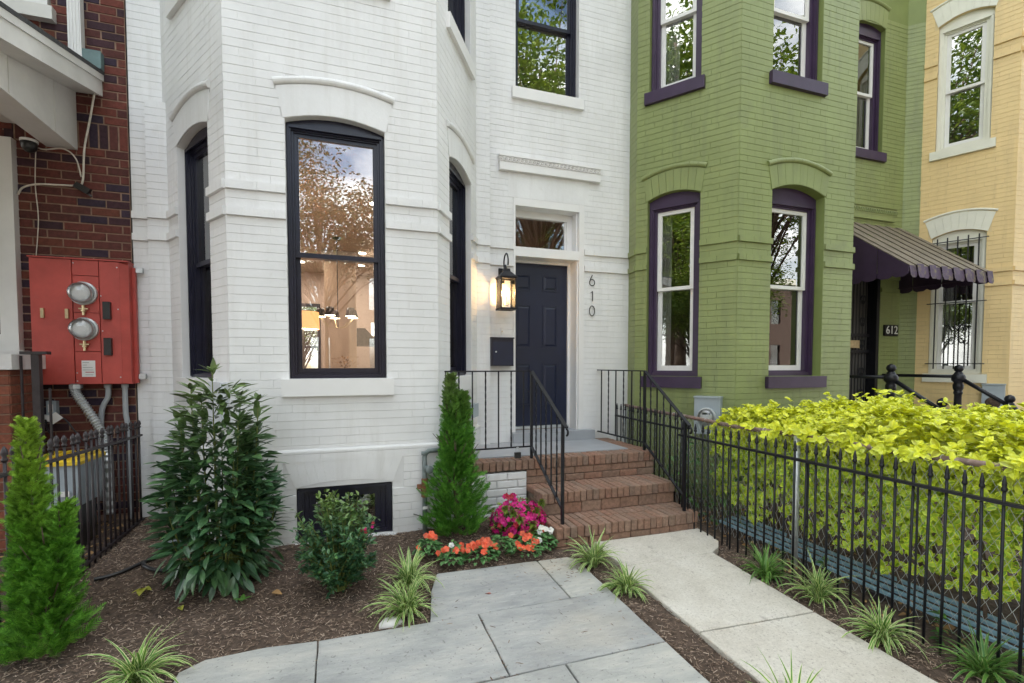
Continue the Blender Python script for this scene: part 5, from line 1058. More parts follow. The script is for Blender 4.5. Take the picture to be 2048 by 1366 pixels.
for a, r, h in STEMS:
    if r is None: r = lrad(h) * rr_.uniform(.55, .88)
    b0 = V(bx + .05 * math.cos(a), by + .05 * math.sin(a), gz0 - .02); b1 = V(bx + r * .9 * math.cos(a), by + r * .9 * math.sin(a), gz0 + h * .35); b2 = V(bx + r * math.cos(a), by + r * math.sin(a), gz0 + h - .05)
    pts = [b0.lerp(b1, t).lerp(b1.lerp(b2, t), t) for t in [i / 10 for i in range(11)]]; stems.tube(pts, [.009 - .0006 * i for i in range(11)], 5)
    nl = int(12 + h * 18)
    for k in range(nl):
        t = .30 + .70 * (k + rr_.random()) / nl; i = min(9, int(t * 10)); p = pts[i].lerp(pts[i + 1], t * 10 - i); an = k * 2.4 + rr_.uniform(-.4, .4); zz = p.z - gz0
        out = V(p.x - bx, p.y - by, 0); out = out.normalized() if out.length > .02 else V(0, -1, 0)
        d = V(math.cos(an), math.sin(an), 0) * .9 + out * .8 + V(0, 0, (-.75 if zz < .2 else .05 + .6 * min(1.2, zz)) + .2 * t + rr_.uniform(-.35, .35)); s = rr_.uniform(.085, .135)
        leaves.append((p + d.normalized() * .012, basis(d, None, rr_.uniform(-.6, .6)), s, rr_.randrange(3)))
    for k in range(6):
        an = k * 1.05 + a; d = V(math.cos(an) * .8, math.sin(an) * .8, .75); leaves.append((pts[-1], basis(d, None, rr_.uniform(-.4, .4)), rr_.uniform(.07, .12), 0))
for k in range(330):                                     # leaves filling the outer shell, lower ones hanging
    z = rr_.random() ** 1.1 * .95; a = rr_.uniform(2.6, 6.9); r = lrad(z) * rr_.uniform(.62, .95); d = V(math.cos(a), math.sin(a), 0) + V(rr_.uniform(-.7, .7), rr_.uniform(-.4, .4), (-.9 if z < .16 else -.1 + .5 * z) + rr_.uniform(-.4, .4)); leaves.append((V(bx + r * math.cos(a), by + r * math.sin(a), gz0 + .05 + z), basis(d, None, rr_.uniform(-.6, .6)), rr_.uniform(.09, .14), rr_.randrange(3)))
for k in range(330):                                     # upper shell
    z = rr_.uniform(.45, 1.36); a = rr_.uniform(2.4, 7.1); r = lrad(z) * rr_.uniform(.35, .95); d = V(math.cos(a), math.sin(a), 0) + V(rr_.uniform(-.7, .7), rr_.uniform(-.4, .4), .35 + rr_.uniform(-.35, .5)); leaves.append((V(bx + r * math.cos(a), by + r * math.sin(a), gz0 + z), basis(d, None, rr_.uniform(-.6, .6)), rr_.uniform(.08, .125), rr_.randrange(3)))
for k in range(190):                                     # leaves in front of the main stems
    z = rr_.uniform(.30, 1.32); a = rr_.gauss(4.9, .6); r = lrad(z) * rr_.uniform(.12, .8); d = V(math.cos(a) * .8, math.sin(a) * .8, 0) + V(rr_.uniform(-.9, .9), 0, .15 + rr_.uniform(-.4, .5)); leaves.append((V(bx + r * math.cos(a), by + r * math.sin(a), gz0 + z), basis(d, None, rr_.uniform(-.6, .6)), rr_.uniform(.08, .13), rr_.randrange(3)))
stems.build('stem', 'stem_green', lr); leaf_objects(lr, leaves, LM, 'laurel')
# euonymus hedge
hd = thing('golden_hedge', (4.0, 2.6, -.1), 'clipped yellow green hedge behind chain link fence', 'hedge'); leaves = []
HM = [leafpts(1, .66, 4, .30, .22, 1.0, .60), leafpts(1, .58, 4, .22, .40, 1.05, .60)]
def htop(x, y): return 1.09 + .04 * math.sin(x * 4 + y * 5) + .05 * math.sin(y * 3.1 + x * 2) + .04 * math.sin(y * 7.7 + 1) - .05 * smooth(3.2, 4.0, y) + .05 * smooth(2.6, 1.8, y) + .035 * math.sin(x * 9)
def spray(p, nrm, n, s0, s1):
    nrm = Vector(nrm).normalized(); a0 = rr_.uniform(0, 6.28)
    t1 = nrm.orthogonal().normalized(); t2 = nrm.cross(t1)
    for k in range(n):
        an = a0 + k * 6.283 / n * (1 if k < 4 else 1.3); d = nrm * rr_.uniform(.1, 1.1) + t1 * math.cos(an) + t2 * math.sin(an); leaves.append((p + nrm * rr_.uniform(-.01, .012), basis(d, nrm, rr_.uniform(-.8, .8)), rr_.uniform(s0, s1), rr_.randrange(2)))
for k in range(3000):                                     # top
    y = rr_.uniform(.7, 3.95); x = rr_.uniform(3.42, 5.3); 
    edge = smooth(3.40, 3.62, x); z = htop(x, y) - .16 * (1 - edge) - .16 * smooth(3.6, 4.0, y) * rr_.random() + rr_.uniform(-.05, .025)
    if rr_.random() < .10: z += rr_.uniform(.02, .10)
    spray(V(x, y, z), V(rr_.uniform(-.5, .3) - .5 * (1 - edge), rr_.uniform(-.5, .2), 1), 6, .028, .060)
for k in range(2100):                                     # front face towards the path
    y = rr_.uniform(.9, 3.75); z = .16 + (1.0 - .16) * rr_.random() ** .62; dens = .5 + .5 * math.sin(y * 5 + z * 4) * math.cos(z * 7 - y * 3)
    if z < .55 and rr_.random() > .28 + .55 * dens: continue
    x = 3.43 + rr_.uniform(-.05, .16) - .03 * math.sin(y * 6 + z * 5)
    spray(V(x, y, z), V(-1, rr_.uniform(-.8, .3), rr_.uniform(-.1, .7)), 6, .028, .054)
for k in range(330):                                     # left end
    x = rr_.uniform(3.45, 4.6); z = rr_.uniform(.25, 1.02); spray(V(x, 3.85 + rr_.uniform(-.1, .05), z), V(rr_.uniform(-.6, 0), .8, .3), 5, .045, .065)
for k in range(1300):                                     # inner foliage under the clipped surface
    y = rr_.uniform(.7, 3.9); x = rr_.uniform(3.6, 5.3); spray(V(x, y, htop(x, y) - rr_.uniform(.08, .30)), V(rr_.uniform(-.6, .3), rr_.uniform(-.6, .3), .8), 5, .050, .075)
for k in range(70):                                      # shoots leaning over the top rail
    y = rr_.choice([2.1, 2.35, 3.3, 1.5, 2.9]) + rr_.gauss(0, .13); spray(V(rr_.uniform(3.31, 3.40), y, rr_.uniform(.93, 1.06)), V(-.7, rr_.uniform(-.6, .2), .6), 6, .045, .07)
leaf_objects(hd, leaves, HM, 'hedge')
m = MB()
for k in range(40):
    y = .9 + k * .075; x = rr_.uniform(3.6, 4.3); p0 = V(x, y, -.15); m.tube([p0, p0 + V(rr_.uniform(-.1, .1), rr_.uniform(-.1, .1), .5), p0 + V(rr_.uniform(-.25, .2), rr_.uniform(-.2, .2), 1.1)], [.012, .009, .004], 5)
for k in range(160):
    y = rr_.uniform(.9, 3.8); z = rr_.uniform(.1, .95); p0 = V(rr_.uniform(3.6, 3.9), y, z); m.tube([p0, p0 + V(-.18, rr_.uniform(-.12, .12), rr_.uniform(0, .12))], [.005, .003], 4)
m.build('branch', 'bark', hd)
# weeds behind the chain link near the stoop
wd = thing('weed_clump', (3.55, 4.3, -.05), 'leafy green weeds behind chain link fence beside the stoop', 'weeds'); m = MB()
WL = leafpts(1, .6, 4, .2, .35, .7)
for k in range(420):
    x, y = rr_.uniform(3.45, 4.0), rr_.uniform(3.55, 4.75); z = -.05 + rr_.random() ** 1.3 * .75; a = rr_.uniform(0, 6.28); addleaf(m, WL, (x, y, z), basis((math.cos(a), math.sin(a), rr_.uniform(-.3, .4)), None, rr_.uniform(-.5, .5)), rr_.uniform(.04, .11))
m.build('foliage', 'weed', wd, kind='stuff'); m = MB()
for k in range(30):
    x, y = rr_.uniform(3.5, 3.9), rr_.uniform(3.6, 4.7); m.tube([(x, y, -.15), (x + rr_.uniform(-.08, .08), y, rr_.uniform(.3, .65))], [.006, .003], 4)
m.build('stem', 'stem_green', wd)
# arborvitae
def arborvitae(x, y, h, R0, label, mat, heads, n, seed, split=0):
    g = mz(x, y); t = thing('arborvitae', (x, y, g), label, 'shrub', 'arborvitae'); r = random.Random(seed); m = MB(); tr = MB()
    for hx, hy, hh, rad, zb in heads:
        tr.tube([(x, y, g - .03), (x + hx * .5, y + hy * .5, g + hh * .5), (x + hx, y + hy, g + hh * .93)], [.016, .010, .003], 6)
    for k in range(n):
        hx, hy, hh, rad, zb = heads[r.choices(range(len(heads)), [q[2] * q[3] for q in heads])[0]]
        u = r.random() ** 1.05; z = zb + (hh - zb) * u; v = (z - zb) / (hh - zb); prof = (math.sin(min(1, v / .22) * 1.57) * .6 + .4) * (1 - v) ** .72 + .035
        prof *= 1 + .22 * math.sin(z * 17 + r.random()) ; a = r.uniform(0, 6.283); lump = 1 + .30 * math.sin(a * 4 + z * 7 + seed) + .20 * math.sin(a * 7 - z * 19)
        rr = rad * prof * lump * (r.random() ** .30); f = z / hh; c = V(x + hx * f + rr * math.cos(a), y + hy * f + rr * math.sin(a), g + z)
        out = V(math.cos(a), math.sin(a), 0); d = (out * r.uniform(.5, 1.0) + V(0, 0, r.uniform(.35, 1.0)) + V(r.uniform(-.5, .5), r.uniform(-.5, .5), 0) * .6).normalized(); s = r.uniform(.050, .100) * (.62 + .5 * (1 - v))
        side = d.cross(out + V(r.uniform(-.8, .8), r.uniform(-.8, .8), r.uniform(-.3, .3))).normalized(); nn = d.cross(side)
        # a flat fan: a centre shoot with side shoots
        def shoot(p, q, w_):
            e = (q - p).cross(nn).normalized() * w_; m.add([p - e, p + e, q + e * .25, q - e * .25], [(0, 1, 2, 3)])
        tip = c + d * s; shoot(c, tip, .0032)
        for i in range(7):
            tt = .12 + .125 * i; b = c + d * (s * tt); L = s * (.46 - .045 * i)
            for sg in (1, -1): shoot(b, b + (d * .75 + side * sg * .75).normalized() * L + nn * r.uniform(-.1, .1) * L, .0030)
    for k in range(70):
        hx, hy, hh, rad, zb = heads[k % len(heads)]; z = r.uniform(.08, .8) * hh; a = r.uniform(0, 6.283); f = z / hh; p = V(x + hx * f, y + hy * f, g + z); tr.tube([p, p + V(math.cos(a) * rad * .5, math.sin(a) * rad * .5, .06), p + V(math.cos(a) * rad * .8, math.sin(a) * rad * .8, .15)], [.005, .004, .002], 4)
    tr.build('trunk', 'bark', t); m.build('crown', mat, t, kind='stuff'); return t
arborvitae(-1.53, 3.28, 1.27, .24, 'bright green arborvitae at left edge beside brown iron fence', 'arbor', [(.03, .02, .74, .150, .02), (-.05, .03, 1.27, .062, .42), (.12, .0, .82, .060, .35), (-.08, .02, .92, .080, .15)], 3800, 5)
arborvitae(.93, 4.10, 1.40, .27, 'dark green pointed arborvitae between white bay and stoop', 'arbor_dark', [(-.01, 0, .94, .240, .03), (-.045, 0, 1.37, .100, .5), (.065, .01, 1.22, .098, .5)], 4800, 6)
# broadleaf shrub, small leaves
def shrub(x, y, h, rad, label, mat, n, ls, seed, name='small_shrub'):
    g = mz(x, y); t = thing(name, (x, y, g), label, 'shrub'); r = random.Random(seed); m = MB(); tr = MB(); lp = leafpts(1, .58, 3, .3, .25, .8); tips = []
    for k in range(130):
        a = r.uniform(0, 6.283); e = math.asin(r.uniform(-.88, 1)); L = r.uniform(.75, 1.06); p = V(x + rad * L * math.cos(a) * math.cos(e), y + rad * L * math.sin(a) * math.cos(e), g + h * .47 + h * .47 * L * math.sin(e) + (h * .1 if r.random() < .15 else 0))
        q = V(x + r.uniform(-.04, .04), y + r.uniform(-.04, .04), g + h * .05); mid = q.lerp(p, .55) + V(0, 0, .05); tr.tube([q, mid, p], [.006, .004, .002], 4); tips.append((q, mid, p))
    for k in range(n):
        q, mid, p = tips[r.randrange(len(tips))]; u = r.random() ** .55; c = q.lerp(mid, u).lerp(mid.lerp(p, u), u) + V(r.uniform(-.02, .02), r.uniform(-.02, .02), r.uniform(-.02, .02))
        d = (p - q).normalized() * .6 + V(r.uniform(-1, 1), r.uniform(-1, 1), r.uniform(-.5, .8)); addleaf(m, lp, c, basis(d, None, r.uniform(-.6, .6)), ls * r.uniform(.7, 1.25))
    tr.build('stem', 'stem_green', t); m.build('foliage', mat, t, kind='stuff'); return t, tips
sh1, tips = shrub(-.03, 3.48, .74, .27, 'round glossy green shrub in front of basement window', 'shrub', 4600, .038, 8)
def flower(parent, p, nrm, r, mat, n=5, name='flower', wr=.75, cup=.25):
    m = MB(); nrm = Vector(nrm).normalized(); t1 = nrm.orthogonal().normalized(); t2 = nrm.cross(t1); a0 = rr_.uniform(0, 6); p = Vector(p)
    for k in range(n):
        a = a0 + k * 6.283 / n; d = t1 * math.cos(a) + t2 * math.sin(a); s_ = nrm.cross(d) * r * wr * .5; q1 = p + d * r * .55 + nrm * r * cup; q2 = p + d * r + nrm * r * (cup * 1.0 + rr_.uniform(-.15, .15))
        m.add([p, q1 - s_, q2 - s_ * .55, q2 + s_ * .55, q1 + s_], [(0, 1, 2, 3, 4)])
    return m.build(name, mat, parent)
for k in range(6): p = V(.15 + rr_.uniform(-.05, .05), 3.32 + rr_.uniform(-.03, .03), .46 + rr_.uniform(-.05, .06)); flower(sh1, p, V(-.1, -1, .4), .011, 'petal_red' if k % 3 else 'petal_pink')
# azalea
az = thing('azalea', (1.46, 4.05, mz(1.46, 4.05)), 'azalea bush covered in magenta flowers beside brick steps', 'flowering shrub'); m = MB(); g = mz(1.46, 4.05)
for k in range(1300):
    a = rr_.uniform(0, 6.283); e = math.asin(rr_.uniform(-.5, 1)); L = rr_.uniform(.3, 1.0); c = V(1.46 + .25 * L * math.cos(a) * math.cos(e), 4.05 + .22 * L * math.sin(a) * math.cos(e), g + .11 + .18 * L * math.sin(e)); d = (c - V(1.46, 4.05, g + .08)).normalized() + V(rr_.uniform(-.7, .7), rr_.uniform(-.7, .7), rr_.uniform(-.3, .7)); addleaf(m, LEAF, c, basis(d, None, rr_.uniform(-.5, .5)), rr_.uniform(.022, .04))
for cx_, cz_, cy_ in ((1.52, .26, 3.86), (1.40, .33, 3.85), (1.58, .38, 3.92), (1.66, .45, 4.0), (1.31, .44, 3.95), (1.52, .17, 3.86), (1.36, .40, 3.9)):
    for k in range(14): a = k * .45; addleaf(m, LEAF, (cx_, cy_ - .03, g + cz_ * .68 - .03), basis((math.cos(a) * .9, -.55, .2 + math.sin(a) * .9), None, 0), rr_.uniform(.04, .06))
m.build('foliage', 'azalea_leaf', az, kind='stuff')
for k in range(215):
    a = rr_.uniform(2.6, 6.9); e = math.asin(rr_.uniform(-.35, .98)); L = rr_.uniform(.94, 1.06); d = V(math.cos(a) * math.cos(e), math.sin(a) * math.cos(e), math.sin(e)); flower(az, V(1.47 + .235 * L * d.x, 4.05 + .22 * L * d.y, g + .11 + .175 * L * d.z), d + V(rr_.uniform(-.4, .4), rr_.uniform(-.4, .4), rr_.uniform(-.2, .4)), rr_.uniform(.021, .03), 'petal_pink' if rr_.random() > .12 else 'petal_red', wr=.85)
for k in range(14): flower(az, V(1.40 + rr_.uniform(-.05, .05), 4.05 + rr_.uniform(-.04, .04), g + .31 + rr_.uniform(-.03, .035)), V(rr_.uniform(-.5, .5), -1, .5), .024, 'petal_red' if k % 2 else 'petal_pink', wr=.85)
# impatiens along the bed edge
IL = leafpts(1, .6, 4, .2, .3, .75)
for i, (x, y, rad, fl, lb) in enumerate([(.64, 3.84, .10, [('petal_coral', 5)], 'leftmost impatiens with sparse coral flowers behind variegated grass'), (.80, 3.70, .12, [('petal_coral', 6), ('petal_white', 2)], 'impatiens with white and coral flowers in front of arborvitae'),
        (1.02, 3.66, .14, [('petal_coral', 17)], 'impatiens thick with coral flowers right of the white bloom'), (1.21, 3.73, .12, [('petal_coral', 1)], 'nearly flowerless green impatiens between two coral clumps'), (1.40, 3.67, .15, [('petal_coral', 15)], 'orange coral impatiens directly below the azalea'), (1.60, 3.77, .12, [('petal_white', 6), ('petal_coral', 1)], 'impatiens with small white flowers against the brick step'), (1.64, 4.02, .09, [('petal_coral', 4)], 'small coral impatiens between azalea and brick step')]):
    g = mz(x, y); t = thing('impatiens', (x, y, g), lb, 'flower', 'bedding flowers'); m = MB()
    for k in range(150):
        a = rr_.uniform(0, 6.283); q = math.sqrt(rr_.random()); h = .03 + .11 * (1 - q * q) * rr_.uniform(.5, 1) + rr_.uniform(0, .03); d = V(math.cos(a), math.sin(a), rr_.uniform(-.15, .5)); addleaf(m, IL, (x + rad * q * math.cos(a) * .85, y + rad * q * math.sin(a) * .85, g + h), basis(d, None, rr_.uniform(-.4, .4)), rr_.uniform(.03, .055))
    m.build('foliage', 'impatiens', t, kind='stuff')
    for mt, n in fl:
        for k in range(n): a = rr_.uniform(3.0, 6.5); q = rr_.uniform(.15, .95); flower(t, V(x + rad * q * math.cos(a), y + rad * q * math.sin(a) * .8, g + .075 + .095 * (1 - q) + rr_.uniform(0, .035)), V(rr_.uniform(-.4, .4), -.9, rr_.uniform(.5, 1)), rr_.uniform(.021, .029), mt, wr=1.05, cup=.08)
# variegated lily grass
def liriope(x, y, n, L, label, mat, seed):
    g = (mz(x, y) if onbed(x, y) else gz(y)); t = thing('lily_grass', (x, y, g), label, 'ornamental grass', 'clumps of lily grass'); r = random.Random(seed); m = MB(); m.e = []
    for k in range(n):
        a = r.gauss(seed * 2.4, 1.6) if r.random() < .55 else r.uniform(0, 6.283); l = L * r.uniform(.45, 1.15); lean = r.uniform(.05, 1.1) ; wd_ = r.uniform(.0058, .0092); p = V(x + r.uniform(-.025, .025), y + r.uniform(-.025, .025), g - .01); d = V(math.cos(a), math.sin(a), 0); s_ = V(-math.sin(a), math.cos(a), 0); N = 7; n0 = len(m.v); el = R(88) - lean * .55; step = l / N; bend = R(r.uniform(7, 21)) * (.45 + lean)
        tw = r.uniform(-.5, .5)
        for i in range(N + 1):
            w_ = wd_ * (1 - (i / N) ** 3) + .0004; ss = (s_ * math.cos(tw) + V(0, 0, 1) * math.sin(tw)) * w_; up = V(0, 0, w_ * .35)
            m.v += [p - ss + up, p + V(0, 0, 0), p + ss + up]; m.e += [1, 0, 1]; p = p + (d * math.cos(el) + V(0, 0, 1) * math.sin(el)) * step; el -= bend
            if p.z < g + .008: p.z = g + .008
        for i in range(N): b = n0 + i * 3; m.f += [(b, b + 3, b + 4, b + 1), (b + 1, b + 4, b + 5, b + 2)]
    m.build('blades', mat, t, kind='stuff'); return t
for i, (x, y, n, L, mt, lb) in enumerate([(-.98, 2.88, 60, .36, 'liriope', 'large variegated grass clump at lower left edge of slabs'), (.44, 3.45, 75, .27, 'liriope', 'variegated grass clump behind another at left slab corner'), (.38, 3.10, 70, .26, 'liriope', 'variegated grass clump beside the pale stone'), (1.83, 3.34, 90, .23, 'liriope', 'variegated grass clump at foot of brick steps between paths'),
        (1.87, 2.92, 75, .24, 'liriope', 'variegated grass clump in mulch strip between stone and concrete'), (2.99, 2.80, 60, .26, 'liriope_green', 'plain dark green grass clump beside concrete path near steps'), (3.05, 2.42, 65, .26, 'liriope', 'variegated grass clump second along the right fence'), (2.98, 1.95, 65, .27, 'liriope', 'variegated grass clump third along the right fence'), (3.17, 1.56, 70, .27, 'liriope_green', 'green grass clump at lower right corner by fence'),
        (1.92, 1.62, 45, .26, 'liriope', 'grass clump whose tips show at bottom edge beside concrete path')]): liriope(x, y, int(n * (1.45 + .6 * ((i * 37) % 10) / 10)), L * (.95 + .40 * ((i * 53) % 10) / 10), lb, mt, 60 + i)
sdl = thing('seedling', (-.62, 3.55, mz(-.62, 3.55)), 'tiny green seedling in mulch in front of laurel', 'seedling'); m = MB()
for k in range(4): a = k * 1.6; addleaf(m, LEAF, (-.62, 3.55, mz(-.62, 3.55) + .02), basis((math.cos(a), math.sin(a), .8), None, 0), .06)
m.build('leaves', 'weed', sdl)
for x, y, lb in ((3.33, 2.60, 'small light green weed sprouting beside fence post'), (3.33, 1.86, 'small light green weed growing at fence foot on the right')):
    g = mz(x, y); t = thing('weed', (x, y, g), lb, 'weed', 'weeds along the fence'); m = MB()
    for k in range(16): a = rr_.uniform(0, 6.28); addleaf(m, WL, (x, y, g + .01 + k * .013), basis((math.cos(a), math.sin(a), .2), None, 0), rr_.uniform(.04, .065))
    m.build('leaves', 'weed', t, kind='stuff'); MB().tube([(x, y, g - .02), (x, y, g + .22)], .003, 4).build('stem', 'stem_green', t)

# ------------------------------------------------------------------ the lit room behind the bay window
for i, (x, y, lb) in enumerate([(-.55, 6.3, 'recessed ceiling light nearest the bay window at left'), (.45, 6.6, 'recessed ceiling light nearest the bay window at right'), (-.75, 9.3, 'recessed ceiling light far left in lit room'), (.42, 9.6, 'recessed ceiling light far right in lit room'), (.45, 10.8, 'recessed ceiling light at the back right of lit room'), (-.7, 10.8, 'recessed ceiling light at the back left of lit room')]):
    t = thing('recessed_light', (x, y, 3.59), lb, 'ceiling light', 'recessed lights'); MB().lathe((x, y, 3.6), [(.085, 0), (.085, -.006), (.065, -.008)], 18).build('trim', 'vinyl_white', t); MB().lathe((x, y, 3.592), [(.06, -.001), (.06, -.004)], 18).build('lens', 'downlight', t)
    ld = bpy.data.lights.new('room_light', 'AREA'); ld.energy = 9; ld.color = (1, .84, .72); ld.shape = 'DISK'; ld.size = .12; o = bpy.data.objects.new('room_light', ld); COL.objects.link(o); o.parent = t; o.location = (0, 0, -.012)
fl_ = thing('floor_lamp', (-.42, 6.55, .62), 'lit floor lamp with orange drum shade inside bay window', 'lamp'); MB().lathe((-.42, 6.55, .62), [(.16, 0), (.16, .02), (.02, .03)], 16).build('base', 'dark_metal', fl_); MB().tube([(-.42, 6.55, .64), (-.42, 6.55, 1.99)], .012, 8).build('pole', 'dark_metal', fl_)
m = MB(); N = 28
for i in range(N): a, b_ = 6.283 * i / N, 6.283 * (i + 1) / N; m.face((-.42 + .19 * math.cos(a), 6.55 + .19 * math.sin(a), 1.97), (-.42 + .19 * math.cos(b_), 6.55 + .19 * math.sin(b_), 1.97), (-.42 + .185 * math.cos(b_), 6.55 + .185 * math.sin(b_), 2.18), (-.42 + .185 * math.cos(a), 6.55 + .185 * math.sin(a), 2.18))
m.build('shade', 'shade_glow', fl_, True); MB().lathe((-.42, 6.55, 1.972), [(.18, 0), (.18, .003)], 24).build('diffuser', 'shade_bottom', fl_)
ch = thing('chandelier', (-.02, 8.6, 2.3), 'thin brass chandelier with black shades in lit room', 'chandelier'); MB().lathe((-.02, 8.6, 3.6), [(.07, 0), (.06, -.03)], 16).build('canopy', 'dark_metal', ch); MB().tube([(-.02, 8.6, 3.58), (-.02, 8.6, 2.13)], .007, 6).build('stem', 'dark_metal', ch)
for k in range(5):
    a = k * 1.2566 + .5; c = V(-.02 + .27 * math.cos(a), 8.6 + .27 * math.sin(a), 2.30); MB().tube(spline([V(-.02, 8.6, 2.14), V(-.02 + .14 * math.cos(a), 8.6 + .14 * math.sin(a), 2.16), c], 5), .007, 6).build('arm', 'brass', ch); MB().lathe(c, [(.085, .02), (.055, .15)], 14).build('shade', 'dark_metal', ch, True); MB().lathe(c, [(.08, .012), (.08, .018)], 14).build('glow', 'shade_bottom', ch)
kp = thing('kitchen_partition', (.15, 10.2, .62), 'tan panelled kitchen cabinet column in lit room', 'cabinet'); B('column', 'kitchen_panel', kp, (-.25, .30, 9.6, 10.6, .62, 3.42)); B('crown', 'vinyl_white', kp, (-.29, .34, 9.56, 10.64, 3.42, 3.595)); B('panel', 'kitchen_panel', kp, (-.19, .24, 9.588, 9.598, 1.5, 3.3))
hd_ = thing('range_hood', (.55, 10.8, 1.9), 'dark tapered range hood on rear kitchen wall', 'range hood'); m = MB(); m.prism([(.34, 10.6, 1.95), (.78, 10.6, 1.95), (.74, 10.6, 2.03), (.5, 10.6, 2.28), (.34, 10.6, 2.28)], (0, .5, 0)); m.build('hood', 'dark_metal', hd_); B('lip', 'dark_metal', hd_, (.33, .79, 10.58, 11.1, 1.92, 1.949))
tb = thing('dining_table', (.1, 7.2, .62), 'dark wooden table with flowers inside bay window', 'table'); B('top', 'wood_floor', tb, (-.35, .75, 6.9, 7.8, 1.34, 1.39))
for x in (-.28, .66):
    for y in (6.95, 7.7): B('leg', 'wood_floor', tb, (x, x + .05, y, y + .05, .62, 1.339))
fa = thing('flower_arrangement', (.06, 7.15, 1.39), 'dried flower arrangement in bowl on table inside bay window', 'flowers'); MB().lathe((.06, 7.15, 1.39), [(.05, 0), (.15, .05), (.17, .08), (.15, .08)], 16).build('bowl', 'dark_metal', fa, True); m = MB()
for k in range(150): a = rr_.uniform(0, 6.28); h = rr_.uniform(.06, .24); addleaf(m, LEAF, (.06 + .2 * math.cos(a) * rr_.random(), 7.15 + .1 * math.sin(a) * rr_.random(), 1.40 + h), basis((math.cos(a), math.sin(a) * .5, rr_.uniform(.2, 1)), None, 0), rr_.uniform(.025, .05))
m.build('leaves', 'dead_leaf', fa, kind='stuff')
wc = thing('wing_chair', (.72, 6.3, .62), 'grey upholstered high back chair at right of lit bay window', 'chair'); m = MB(); m.prism([(.62, 6.4, 1.0), (1.2, 6.4, 1.0), (1.2, 6.4, 2.05), (.86, 6.4, 2.02), (.74, 6.4, 1.90), (.55, 6.4, 1.84), (.52, 6.4, 1.77), (.60, 6.4, 1.68), (.64, 6.4, 1.5), (.60, 6.4, 1.3)], (0, .12, 0)); m.build('back', 'upholstery', wc); B('seat', 'upholstery', wc, (.62, 1.2, 5.9, 6.39, .95, 1.08))
for x in (.64, 1.14):
    for y in (5.93, 6.44): B('leg', 'dark_metal', wc, (x, x + .04, y, y + .04, .62, .949))

# ------------------------------------------------------------------ what the windows reflect: street trees and the houses opposite
def tree_mesh(seed, mat, rad, h, nclump, nleaf):
    r = random.Random(seed); m = MB(); tr = MB(); tr.tube([(0, 0, -.1), (.05, 0, h * .3), (0, .1, h * .62), (.1, 0, h * .85)], [.20, .15, .09, .03], 10); cl = []
    for k in range(nclump):
        a = r.uniform(0, 6.283); e = math.asin(r.uniform(-.35, 1)); q = r.uniform(.35, 1); c = V(rad * q * math.cos(a) * math.cos(e), rad * q * math.sin(a) * math.cos(e), h * .62 + h * .36 * q * math.sin(e)); cl.append(c); s0 = V(0, 0, h * r.uniform(.3, .6)); tr.tube([s0, s0.lerp(c, .5) + V(0, 0, .3), c], [.04, .022, .008], 5)
    lp = leafpts(1, .5, 2, .2, .2)
    for k in range(nleaf):
        c = cl[r.randrange(nclump)]; p = c + V(r.gauss(0, .42), r.gauss(0, .42), r.gauss(0, .30)); a = r.uniform(0, 6.28); addleaf(m, lp, p, basis((math.cos(a), math.sin(a), r.uniform(-.7, .3)), None, r.uniform(-1, 1)), r.uniform(.10, .17))
    m.e = None
    return tr.mesh('trunk', 'bark', smooth=True), m.mesh('crown', mat)
TA = tree_mesh(1, 'tree_leaf', 3.4, 9.5, 90, 26000); TB = tree_mesh(2, 'tree_leaf_dark', 3.0, 8.5, 60, 15000)
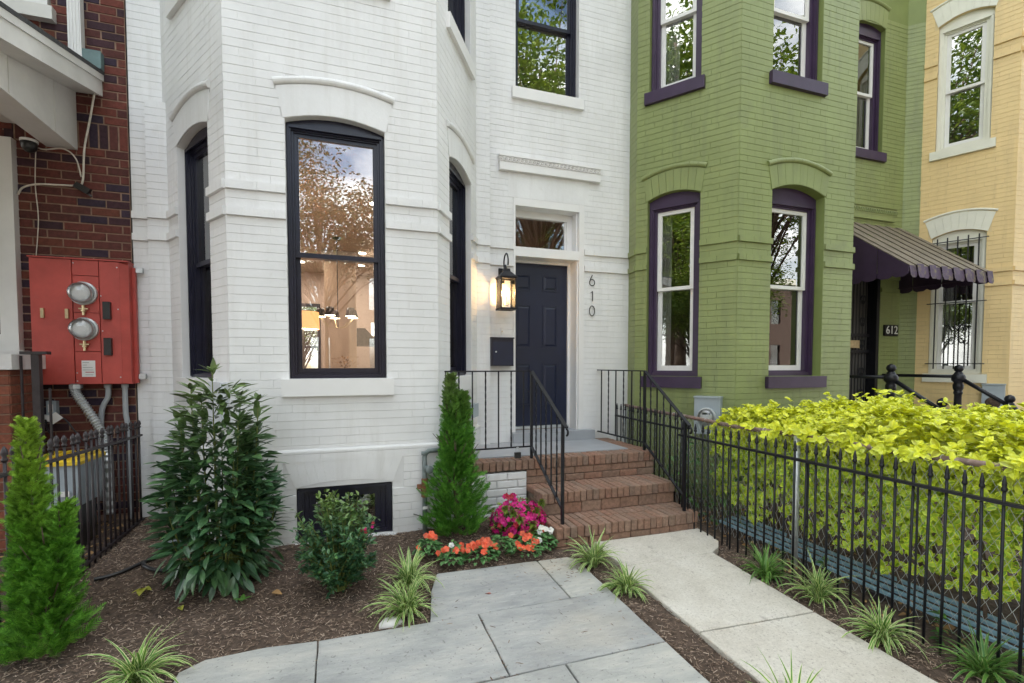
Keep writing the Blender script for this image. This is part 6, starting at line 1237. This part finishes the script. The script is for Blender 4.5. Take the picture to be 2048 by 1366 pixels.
for i, (x, y, s, rot, T, lb) in enumerate([(-.6, -10.5, 1.15, .4, TB, 'street tree straight behind the viewer, seen in bay window reflections'), (8.4, -9.5, .95, 3.3, TA, 'shorter street tree opposite the door, seen in transom reflection'), (15.8, -9.8, .95, .7, TA, 'shorter street tree opposite green house, seen in lower window reflections'), (7.6, -7.0, 1.65, 2.0, TA, 'tall street tree opposite the door, seen in upper window reflections'), (17.0, -7.5, 1.6, 4.0, TA, 'tall street tree opposite green house, seen in window reflections'), (25.0, -8.0, 1.6, 1.0, TA, 'street tree far right along the road, seen in window reflections'), (-11.0, .2, 1.9, 2.6, TA, 'tall tree beyond the red house, seen in upper side window reflections'), (-9.0, .6, 1.35, 3.0, TA, 'front garden tree left of the red house, seen in side window reflections'), (-5.6, 1.3, .55, 1.2, TA, 'small garden tree beside the red house porch, seen in side window reflections'), (-15.0, -9.0, 1.5, 5.0, TA, 'street tree far left along the road, seen in window reflections'), (-1.0, 15.0, .42, 2.2, TA, 'garden tree behind white house, seen through its rear window')]):
    t = thing('street_tree' if y < 0 else 'garden_tree', (x, y, gy(y)), lb, 'tree', 'trees behind the camera' if y < 0 else None); t.scale = (s, s, s * (.75 if x == -9.0 else 1)); t.rotation_euler = (0, 0, rot); link('trunk', T[0], t); q = link('crown', T[1], t); q['kind'] = 'stuff'
for i, (x0, x1, h, mt, lb) in enumerate([(-14, -7, 8.2, 'far_brick', 'dark brick house across the street at left'), (-7, .5, 7.4, 'far_brick', 'brown brick house across the street opposite the white house'), (.5, 8, 8.4, 'far_tan', 'tan house across the street opposite the green house'), (8, 16, 7.8, 'far_brick', 'dark brick house across the street at right'), (16, 24, 7.2, 'far_tan', 'tan house across the street opposite the yellow house'), (24, 33, 8.0, 'far_brick', 'brown brick house across the street far right'), (33, 43, 7.6, 'far_brick', 'last brown brick house across the street far right'), (-22, -14, 7.6, 'far_tan', 'tan house across the street far left')]):
    t = thing('house_opposite', ((x0 + x1) / 2, -22, gy(-20)), lb, 'house', 'houses across the street'); fr = Fr((x1, -20), (x0, -20)); ops = [Op(u, u + 1, z, z + 1.8) for u in (1.0, 3.2, 5.4) for z in (1.2, 4.6)]; mb = MB(); wall_mesh(mb, fr, 0, fr.L, gy(-20), h, ops); mb.box(x0, x1, -30, -20.4, h - .2, h); mb.box(x0, x0 + .2, -30, -20.2, gy(-20), h - .2); mb.box(x1 - .2, x1, -30, -20.2, gy(-20), h - .2); mb.build('wall', mt, t)
    for o in ops: w_ = MB(); fbox(w_, fr, o.u0, o.u1, o.z0, o.z1, -.14, -.12); w_.build('window', 'glass_old', t)
    B('cornice', 'cream_paint', t, (x0, x1, -20.0, -19.7, h - .4, h))
